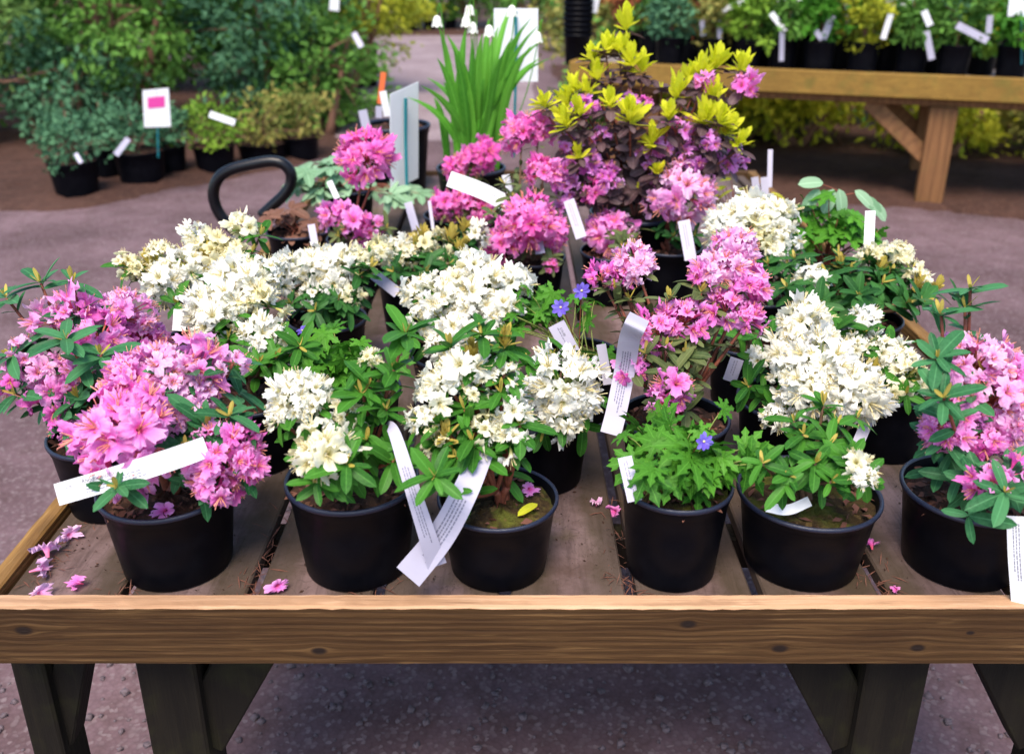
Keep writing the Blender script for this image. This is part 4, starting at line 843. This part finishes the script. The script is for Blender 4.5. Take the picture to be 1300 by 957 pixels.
# ------------------------------------------------------------------ shrubs and far plants
def cloud(mb, c, rx, ry, rz, nclump, per, ls, csize, tpl=LEAFLOW, mi=0, shell=.55, seed=0, up=.5):
    r = np.random.RandomState(seed); d = unit(r.randn(nclump, 3)); rad = shell + (1 - shell) * r.rand(nclump) ** .7
    lob = 1 + .22 * np.sin(3 * np.arctan2(d[:, 1], d[:, 0]) + seed) + .18 * np.sin(5 * d[:, 2] + seed * 2)
    C = np.asarray(c) + d * (rad * lob)[:, None] * [rx, ry, rz]
    for i in range(nclump):
        if C[i][2] < .03: continue
        o = C[i] + r.randn(per, 3) * csize * [1, 1, .6]; dd = d[i] + r.randn(per, 3) * .8 + [0, 0, .1]
        nr = r.randn(per, 3) * .6 + [0, 0, up] + d[i] * .5
        scatter(mb, tpl, o, dd, nr, ls * (.6 + .7 * r.rand(per)), mi, np.clip(r.rand() * .7 + r.rand(per) * .3, 0, 1))
def shrub(name, label, cat, x, y, h, rx, ry, mat, n=140, per=26, ls=.09, cs=.10, seed=1, trunks=4, group=None, low=.25, mat2=None):
    root = empty(name, (x, y, 0), label, cat, group); r = np.random.RandomState(seed); tr = MB()
    for k in range(trunks):
        a = r.rand() * 6.28; top = np.array([x + rx * .6 * math.cos(a), y + ry * .6 * math.sin(a), h * (.55 + .3 * r.rand())]); b = np.array([x + .1 * r.randn(), y + .1 * r.randn(), -.03])
        B = bez(b, (b + top) / 2 + [r.randn() * .12, r.randn() * .12, .1], top, 9); tube(tr, B, .035 + .01 * h, .01, 8)
        for j in (3, 4, 5, 6, 7):
            e = B[j] + r.randn(3) * [.35 * rx, .35 * ry, .15]; tube(tr, bez(B[j], (B[j] + e) / 2 + [0, 0, .05], e, 5), .014, .004, 6)
    tr.build('trunk', ['bark_far'], root); fo = MB()
    cloud(fo, (x, y, h * (.5 + low * .5)), rx, ry, h * (.5 - low * .4), int(n * .95), int(per * 1.25), ls * .92, cs * .85, seed=seed, shell=.5); 
    fo.build('foliage', [mat], root); return root
SG = 'shrubs growing behind the potted stock'
S = [('shrub', 'low bright green shrub at the foot of the far left conifer', 'shrub', -5.0, 8.0, .9, .8, .45, 'far_green', 110, 26, .08, .1, 31, 3, .0),
     ('shrub', 'low blue green shrub between the conifers and the potted shrubs', 'shrub', -3.9, 8.35, 1.0, .55, .4, 'far_blue', 90, 26, .08, .1, 32, 3, .0),
     ('shrub', 'low green shrub behind the orange potted shrubs', 'shrub', -1.75, 8.9, 1.1, .5, .4, 'far_green', 110, 26, .08, .1, 33, 3, .0),
     ('shrub', 'low yellow shrub seen under the left half of the back bench', 'shrub', 1.5, 8.35, .95, .55, .35, 'far_lime_brightened', 110, 26, .085, .1, 34, 3, .15),
     ('shrub', 'low yellow green shrub seen under the bench brace', 'shrub', 2.45, 8.1, .9, .6, .35, 'far_lime_brightened', 120, 26, .085, .1, 35, 3, .15),
     ('shrub', 'low dark green shrub seen under the middle of the bench', 'shrub', 1.95, 8.6, .8, .7, .3, 'far_conifer', 110, 26, .085, .1, 36, 3, .0),
     ('shrub', 'low yellow shrub behind the rear bench leg', 'shrub', 3.5, 7.8, .85, .5, .35, 'far_lime_brightened', 110, 26, .085, .1, 37, 3, .1),
     ('shrub', 'low orange tinged shrub at the right edge under the bench', 'shrub', 4.4, 7.6, .75, .5, .35, 'far_orange', 110, 26, .085, .1, 38, 3, .0),
     ('shrub', 'low dark shrub under the left end of the bench', 'shrub', .95, 8.5, .8, .5, .3, 'far_green', 100, 26, .085, .1, 39, 3, .0),('conifer', 'dark conifer with bare brown trunks at the far left', 'conifer', -4.9, 8.6, 2.1, 1.1, .8, 'far_conifer', 190, 30, .085, .11, 11, 7, .24),
     ('conifer', 'green conifer with a leaning brown branch behind the white and magenta sign', 'conifer', -3.45, 8.9, 2.1, 1.0, .8, 'far_green', 190, 30, .085, .11, 12, 7, .26),
     ('shrub', 'blue green shrub behind the yellow potted shrubs', 'shrub', -2.35, 9.1, 2.1, .75, .7, 'far_blue', 210, 28, .085, .11, 13, 4, .08),
     ('shrub', 'yellow green shrub at the bend of the path', 'shrub', -1.9, 11.2, 2.1, .8, .7, 'far_yellow', 150, 24, .09, .11, 14, 4, .15),
     ('shrub', 'mid green shrub in the second rank at far left', 'shrub', -6.4, 11., 2.6, 1.3, 1., 'far_green', 200, 28, .11, .14, 15, 5, .05),
     ('shrub', 'dark green shrub in the second rank behind the conifers', 'shrub', -4.2, 11.4, 2.6, 1.3, .9, 'far_conifer', 200, 28, .11, .14, 16, 5, .05),
     ('shrub', 'dark shrub in the second rank behind the blue green one', 'shrub', -2.9, 11.2, 2.6, 1.1, .9, 'far_green', 200, 28, .11, .14, 17, 5, .05),
     ('shrub', 'yellow green shrub at the far end of the path', 'shrub', -2.9, 20.2, 2.2, 1.5, .9, 'far_yellow', 150, 24, .16, .2, 18, 4, .1),
     ('shrub', 'dark green shrub closing the path, right of the yellow one', 'shrub', -.9, 20.6, 2.4, 1.5, .9, 'far_green', 150, 24, .16, .2, 19, 4, .1),
     ('shrub', 'small dark green shrub far behind the large white sign', 'shrub', .35, 19.5, 2.0, .8, .6, 'far_green', 130, 24, .12, .13, 20, 4, .05),
     ('shrub', 'far dark shrub to the right of the russet one', 'shrub', 1.6, 16., 2.3, 1.2, .8, 'far_green', 150, 24, .13, .16, 21, 4, .1),
     ('shrub', 'far green shrub at the left end of the path hedge', 'shrub', -5.4, 20., 2.6, 1.6, .9, 'far_green', 150, 24, .16, .2, 22, 4, .1),
     ('shrub', 'orange tinged shrub behind the left end of the back bench', 'shrub', 1.0, 9.4, 1.6, .6, .5, 'far_orange', 110, 24, .09, .11, 23, 4, .1),
     ('shrub', 'yellow green shrub behind the back bench, left of the thick leg', 'shrub', 2.0, 8.9, 1.3, .75, .5, 'far_lime_brightened', 170, 26, .09, .11, 24, 4, .25),
     ('shrub', 'dark green shrub behind the middle of the back bench', 'shrub', 3.1, 9.2, 1.9, .9, .5, 'far_green', 170, 26, .09, .12, 25, 4, .1),
     ('shrub', 'yellow shrub seen right of the thick bench leg', 'shrub', 4.2, 8.5, 1.3, .8, .5, 'far_lime_brightened', 170, 26, .09, .11, 26, 4, .15),
     ('shrub', 'green shrub at the far right behind the bench', 'shrub', 5.3, 9.4, 2.1, 1., .7, 'far_green', 170, 26, .1, .12, 27, 4, .1),
     ('shrub', 'tall dark shrub in the second rank behind the bench', 'shrub', 2.8, 11.5, 2.7, 1.6, .9, 'far_conifer', 200, 26, .12, .15, 28, 5, .05),
     ('shrub', 'tall dark shrub at the right in the second rank', 'shrub', 5.6, 11.6, 2.7, 1.6, .9, 'far_conifer', 200, 26, .12, .15, 29, 5, .05)]
for (nm, lb, ct, x, y, h, rx, ry, mt, n, per, ls, cs, sd, trk, low) in S: shrub(nm, lb, ct, x, y, h, rx, ry, mt, n, per, ls, cs, sd, trk, SG, low)
def far_pot(label, px, base, rim, w, mat, top, spread=1.25, name='potted_shrub', cat='potted shrub', group='potted shrubs standing on the ground', n=34, per=16, z0=0, ls=.05, seed=None, at_xy=None, R=None, H=None):
    P = Pot()
    if at_xy is None:
        b = at_z(px, base, z0); R = w * depth(b) / 2 / F; P.y = b[1] + .8 * R; P.x = (px - CX) * depth((0, P.y, z0)) / F; P.H = at(px, rim, P.y)[2] - z0; P.R = R
        ht_ = at(px, top, P.y)[2] - z0 - P.H
    else: P.x, P.y = at_xy; P.R, P.H = R, H; ht_ = top
    P.z0 = z0; root = empty(name, (P.x, P.y, z0), label, cat, group); make_pot(P, root, 'soil', 0, 28)
    fo = MB(); sm = MB(); zc = z0 + P.H + ht_ * .45; sd = seed or int(px)
    cloud(fo, (P.x, P.y, zc), P.R * spread, P.R * spread, ht_ * .55, n, per, ls, P.R * .28, seed=sd, shell=.3)
    for k in range(5):
        e = np.array([P.x, P.y, zc]) + rng.randn(3) * P.R * .5; tube(sm, bez(np.array([P.x, P.y, z0 + P.H - .03]), np.array([P.x, P.y, zc]) + rng.randn(3) * .02, e, 5), .006, .003, 5)
    sm.build('stem', ['bark_far'], root); fo.build('foliage', [mat] if isinstance(mat, str) else list(mat), root); return P
far_pot('blue green potted shrub standing foremost at far left', 100, 257, 203, 63, 'far_blue', 142, 1.35)
far_pot('blue green potted shrub with a lilac tag, second from the left', 183, 241, 190, 66, 'far_blue', 130, 1.25)
far_pot('blue green potted shrub half hidden between its two neighbours', 142, 232, 186, 50, 'far_blue', 135, 1.2)
far_pot('potted shrub behind the white and magenta sign', 218, 226, 184, 45, 'far_blue', 140, 1.2)
far_pot('yellow green potted shrub with a white tag, right of the sign', 275, 225, 184, 54, 'far_fresh', 130, 1.5)
far_pot('green and orange potted shrub behind the black handle', 335, 213, 180, 66, 'far_orange', 125, 1.3)
far_pot('orange tipped potted shrub at the right end of the left group', 383, 206, 172, 50, 'far_orange', 108, 1.45)
far_pot('yellow green potted shrub with a grey tag beside the path', 466, 112, 55, 34, 'far_yellow', 15, 2.6, n=50)
far_pot('low green potted plant spreading beside the path', 425, 160, 150, 60, 'far_green', 118, 1.5)
far_pot('small far pot with yellow shrub at the path end, left one', 523, 42, 28, 15, 'far_yellow', 6, 1.6, n=16, per=14, ls=.09, group='far pots at the path end')
far_pot('small far pot with green shrub at the path end, middle one', 546, 41, 26, 16, 'far_green', 4, 1.6, n=16, per=14, ls=.09, group='far pots at the path end')
far_pot('small far pot with green shrub at the path end, right one', 572, 40, 25, 17, 'far_green', 2, 1.6, n=16, per=14, ls=.09, group='far pots at the path end')
# fern
fx = at_z(405, 150, 0); fr_ = empty('fern', (fx[0], fx[1] + .5, 0), 'green fern with arching fronds at the left of the path', 'fern'); mb = MB()
for k in range(15):
    a = R_(-150 + 20 * k) + rng.randn() * .15; l = .5 + .25 * rng.rand(); b = np.array([fx[0], fx[1] + .5, .25]); e = b + [l * math.cos(a), l * math.sin(a) * .7, .22 + .15 * rng.rand()]; B = bez(b, (b + e) / 2 + [0, 0, .3], e, 12); tube(mb, B, .006, .002, 4)
    for j in range(2, 12):
        t = unit(B[min(11, j + 1)] - B[j - 1]); s = unit(np.cross(t, [0, 0, 1])); ln_ = .14 * math.sin(math.pi * (j + 1) / 13.5)
        scatter(mb, (TINY[0] * [1, .7, 1], TINY[1], TINY[2]), np.array([B[j], B[j]]), np.array([s + t * .3, -s + t * .3]), np.array([[0, 0, 1.]] * 2), ln_, 0)
mb.build('frond', ['far_green'], fr_)
# magenta sign
def mag(r, a, n):
    def pt(u, v): return a[0] + (a[1] - a[0]) * u + (a[3] - a[0]) * v + n * .004
    mb = MB(); mb.add([pt(.18, .2), pt(.84, .2), pt(.84, .5), pt(.18, .5)], [(0, 1, 2, 3)]); mb.build('picture', ['magenta'], r, False)
sign('white sign with a magenta picture rising over the left potted shrubs', [(181, 115), (214, 112), (217, 161), (183, 162)], 6.35, .03, [(199, 115, .02), (200, 160, .02), (201, 200, .02)], group=None, extra=mag)
def ftag(label, a, b, w, **k): 
    pts = [at(*a), at(*b)]; return ribbon('plant_label', label, pts, w * depth(pts[0]) / F, group='white tags on the far plants', **k)
ftag('lilac tag on the second blue green potted shrub', (163, 176, 6.35), (147, 197, 6.25), 7)
ftag('pale tag in the foremost blue green potted shrub', (96, 195, 6.1), (103, 207, 6.05), 5)
ftag('white tag on the yellow green potted shrub right of the sign', (266, 145, 6.6), (298, 156, 6.6), 8, mat='paper_white')
ftag('grey tag on the potted shrub beside the path', (449, 42, 8.6), (459, 60, 8.5), 7)
ftag('white tag above the shrubs left of the path', (425, -4, 8.7), (424, 14, 8.7), 12, mat='paper_white')
# ------------------------------------------------------------------ back bench
BA = math.atan2(5.94 - 6.69, 3.12 - .97); BO = np.array([.40, 6.89, 0]); bu = np.array([math.cos(BA), math.sin(BA), 0]); bv = np.array([-math.sin(BA), math.cos(BA), 0]); ROT = np.stack([bu, bv, [0, 0, 1.]], 1)
def B3(u, v, z): return BO + bu * u + bv * v + np.array([0, 0, z])
bench = empty('wooden_bench', B3(1.9, .6, 0), 'long wooden display bench with thick orange brown leg at back right', 'bench')
BL = 4.3; BD = 1.25
def bbox(name, u0, u1, v0, v1, z0, z1, mat, bev=.006):
    mb = MB(); box(mb, B3((u0 + u1) / 2, (v0 + v1) / 2, (z0 + z1) / 2), (u1 - u0, v1 - v0, z1 - z0), 0, ROT, bev); return mb.build(name, [mat], bench, False)
bbox('front_rail', 0, BL, 0, .05, .70, .85, 'benchrail'); bbox('back_rail', 0, BL, BD - .05, BD, .70, .85, 'benchrail'); bbox('end_rail', 0, .05, .052, BD - .052, .70, .85, 'benchrail'); bbox('end_rail', BL - .05, BL, .052, BD - .052, .70, .85, 'benchrail')
bbox('gravel_tray', .052, BL - .052, .052, BD - .052, .74, .80, 'benchgravel')
for v in (.10, BD - .18): bbox('bearer', .1, BL - .1, v, v + .07, .645, .697, 'benchleg')
def usolve(px, v, z):
    best = None
    for u in np.linspace(-.2, BL, 900):
        p = B3(u, v, z); x = CX + F * p[0] / depth(p)
        if best is None or abs(x - px) < best[0]: best = (abs(x - px), u)
    return best[1]
ul = usolve(1187, .16, .3)
for u in (.35, ul):
    for v in (.08, BD - .24): bbox('leg', u - .085, u + .085, v, v + .16, 0, .644, 'benchleg', .01)
    bbox('cross_beam', u - .06, u + .06, .1, BD - .1, .60, .64, 'benchleg') if False else None
for v in (.15, BD - .16):
    mb = MB(); bar(mb, B3(ul - .46, v, .65), B3(ul - .06, v, .31), .10, .05, up=(0, 1, 0)); mb.build('brace', ['benchleg'], bench, False)
    mb = MB(); bar(mb, B3(.35 + .46, v, .65), B3(.35 + .06, v, .31), .10, .05, up=(0, 1, 0)); mb.build('brace', ['benchleg'], bench, False)
kinds = {'b': ('far_blue', 'blue green'), 'g': ('far_green', 'mid green'), 'y': ('far_fresh', 'yellow green'), 'Y': ('far_yellow', 'yellow'), 'o': ('far_orange', 'orange tipped'), 'r': ('far_red', 'russet'), 'l': ('leaf_bright', 'bright green')}
rowA = [(852, 'b'), (905, 'o'), (948, 'y'), (994, 'g'), (1040, 'l'), (1096, 'Y'), (1158, 'g'), (1212, 'g'), (1288, 'l')]
desc = ['leftmost front pot of the back bench, blue green foliage', 'orange tipped shrub in the front row of the back bench', 'yellow green shrub between two tags in the front row of the back bench', 'green shrub with a long hanging tag in the back bench front row', 'bright leaved shrub with a V of two tags on the back bench', 'yellow shrub low in its pot above the bench brace', 'green shrub with a curved tag directly above the bench leg', 'green shrub with an arched lilac tag right of the bench leg', 'bright leaved shrub at the right end of the back bench']
BG = 'potted shrubs on the back bench'
for (px, k), ds in zip(rowA, desc):
    u = usolve(px, .2, .95); p = B3(u, .2 + .03 * rng.randn(), 0); far_pot(ds, px, 0, 0, 0, kinds[k][0], .30 + .12 * rng.rand(), 1.5, 'potted_shrub', 'potted shrub', BG, 44, 18, .802, .055, px, (p[0], p[1]), .105, .22)
rowB = [(828, 'g'), (880, 'r'), (925, 'g'), (975, 'b'), (1015, 'y'), (1068, 'o'), (1125, 'g'), (1185, 'b'), (1248, 'y')]
for i, (px, k) in enumerate(rowB):
    u = usolve(px, .58, .95); p = B3(u, .58, 0); nb = ('behind the gap left of the leftmost front pot', 'behind the orange tipped shrub', 'between the orange tipped and yellow green shrubs', 'behind the shrub with the long hanging tag', 'left of the V of tags', 'right of the V of tags', 'above the bench brace', 'behind the arched lilac tag', 'near the right end of the bench')[i]
    far_pot('%s shrub in bench second row, %s' % (kinds[k][1], nb), px, 0, 0, 0, kinds[k][0], .38 + .15 * rng.rand(), 1.6, 'potted_shrub', 'potted shrub', BG, 44, 18, .802, .06, px + 3, (p[0], p[1]), .105, .22)
rowC = [(800, 'r'), (860, 'b'), (915, 'g'), (965, 'y'), (1030, 'g'), (1090, 'b'), (1150, 'o'), (1215, 'g'), (1275, 'g')]
for i, (px, k) in enumerate(rowC):
    u = usolve(px, .98, .95); p = B3(u, .98, 0); nb = ('at the left end', 'second from the left', 'third from the left', 'fourth from the left', 'in the middle', 'right of the middle', 'third from the right', 'second from the right', 'at the right end')[i]
    far_pot('%s shrub in the bench rear row, %s' % (kinds[k][1], nb), px, 0, 0, 0, kinds[k][0], .45 + .15 * rng.rand(), 1.6, 'potted_shrub', 'potted shrub', BG, 40, 18, .802, .065, px + 5, (p[0], p[1]), .105, .22)
# a nested stack of pots at the left end
u0 = usolve(733, .25, 1.); ps = B3(u0, .25, .802); st = empty('pot_stack', ps, 'tall stack of nested black pots at the left end of the back bench', 'pot stack')
for k in range(9):
    mb = MB(); z = .036 * k; lathe(mb, ps + [0, 0, z], [(.085, .0), (.098, .19), (.108, .195), (.108, .215), (.1, .217), (.094, .19), (.082, .01)], 28); mb.build('pot', ['pot'], st)
def btag(label, px0, py0, px1, py1, w, v=.1, mat='paper'):
    def on(px, py):
        u = usolve(px, v, 1.0); y = B3(u, v, 0)[1]; return at(px, py, y)
    pts = [on(px0, py0), on(px1, py1)]; return ribbon('plant_label', label, pts, w * depth(pts[0]) / F, group='white tags on the far plants', mat=mat)
btag('white tag tilted up left, above the orange tipped bench shrub', 917, 13, 945, 3, 7, .12, 'paper_white')
btag('upper half of the bent tag above the long hanging one on the bench', 979, 17, 997, 40, 7, .08, 'paper_white')
btag('long tag hanging straight down a front pot of the back bench', 993, 40, 992, 78, 6, .08)
btag('left arm of the V of tags on the back bench', 1034, 38, 1044, 50, 7, .08)
btag('right arm of the V of tags on the back bench', 1045, 50, 1057, 20, 8, .08)
btag('white tag right of the yellow shrub above the bench brace', 1131, 18, 1121, 50, 7, .08, 'paper_white')
btag('white tag above the curved tag on the back bench', 1173, 14, 1181, 33, 8, .08, 'paper_white')
btag('curved tag hanging on the pot directly above the bench leg', 1176, 40, 1183, 76, 8, .07)
btag('arched lilac tag right of the bench leg', 1215, 32, 1254, 52, 9, .07)
btag('lilac tag upright between yellow and green bench shrubs', 1076, 5, 1078, 38, 7, .3)
btag('pale tag in the orange tipped bench shrub', 913, 26, 914, 50, 6, .1)
btag('pale tag left of the tag in the orange tipped bench shrub', 891, 26, 893, 46, 6, .1)
btag('pale tag near the right end of the back bench', 1257, 20, 1255, 43, 7, .1)
def bsign(label, c, v, stakex):
    u = usolve((c[0][0] + c[1][0]) / 2, v, 1.2); Y = B3(u, v, 0)[1]; sign(label, c, Y, .01, [(stakex, c[2][1] - 5, -.01), (stakex, c[2][1] + 60, -.01)], group='white card signs on the back bench')
bsign('white sign above the stack of black pots', [(730, -8), (762, -6), (758, 17), (728, 15)], .3, 732)
bsign('white sign above the long hanging tag', [(985, -20), (1025, -20), (1024, 4), (985, 3)], .4, 1005)
bsign('white sign above the bench brace', [(1123, -18), (1162, -18), (1161, 9), (1124, 8)], .3, 1142)
bsign('largest white sign at the right end of the back bench', [(1284, -25), (1318, -25), (1316, 22), (1279, 21)], .15, 1297)
# ------------------------------------------------------------------ light
w = bpy.data.worlds.new('World'); sc.world = w; w.use_nodes = True; nt = w.node_tree; bg = nt.nodes['Background']
sky = nt.nodes.new('ShaderNodeTexSky'); sky.sky_type = 'NISHITA'; sky.sun_disc = False; EL, AZ = R_(60), R_(-168)
sky.sun_elevation = EL; sky.sun_rotation = AZ; nt.links.new(sky.outputs[0], bg.inputs[0]); bg.inputs[1].default_value = .075
sl = bpy.data.lights.new('sun', 'SUN'); so = bpy.data.objects.new('sun', sl); COL.objects.link(so); sl.energy = 1.5; sl.angle = R_(30); sl.color = (1, .88, .76)
sd = Vector((math.sin(AZ) * math.cos(EL), math.cos(AZ) * math.cos(EL), math.sin(EL))); so.rotation_euler = sd.to_track_quat('Z', 'Y').to_euler()
sc.view_settings.view_transform = 'Standard'; sc.view_settings.look = 'None'; sc.view_settings.exposure = 1.96; sc.view_settings.gamma = 1
sc.render.engine = 'CYCLES'; sc.cycles.max_bounces = 8; sc.cycles.transparent_max_bounces = 4; sc.cycles.use_denoising = True
for o in bpy.data.objects:
    if '_o' in o: del o['_o']
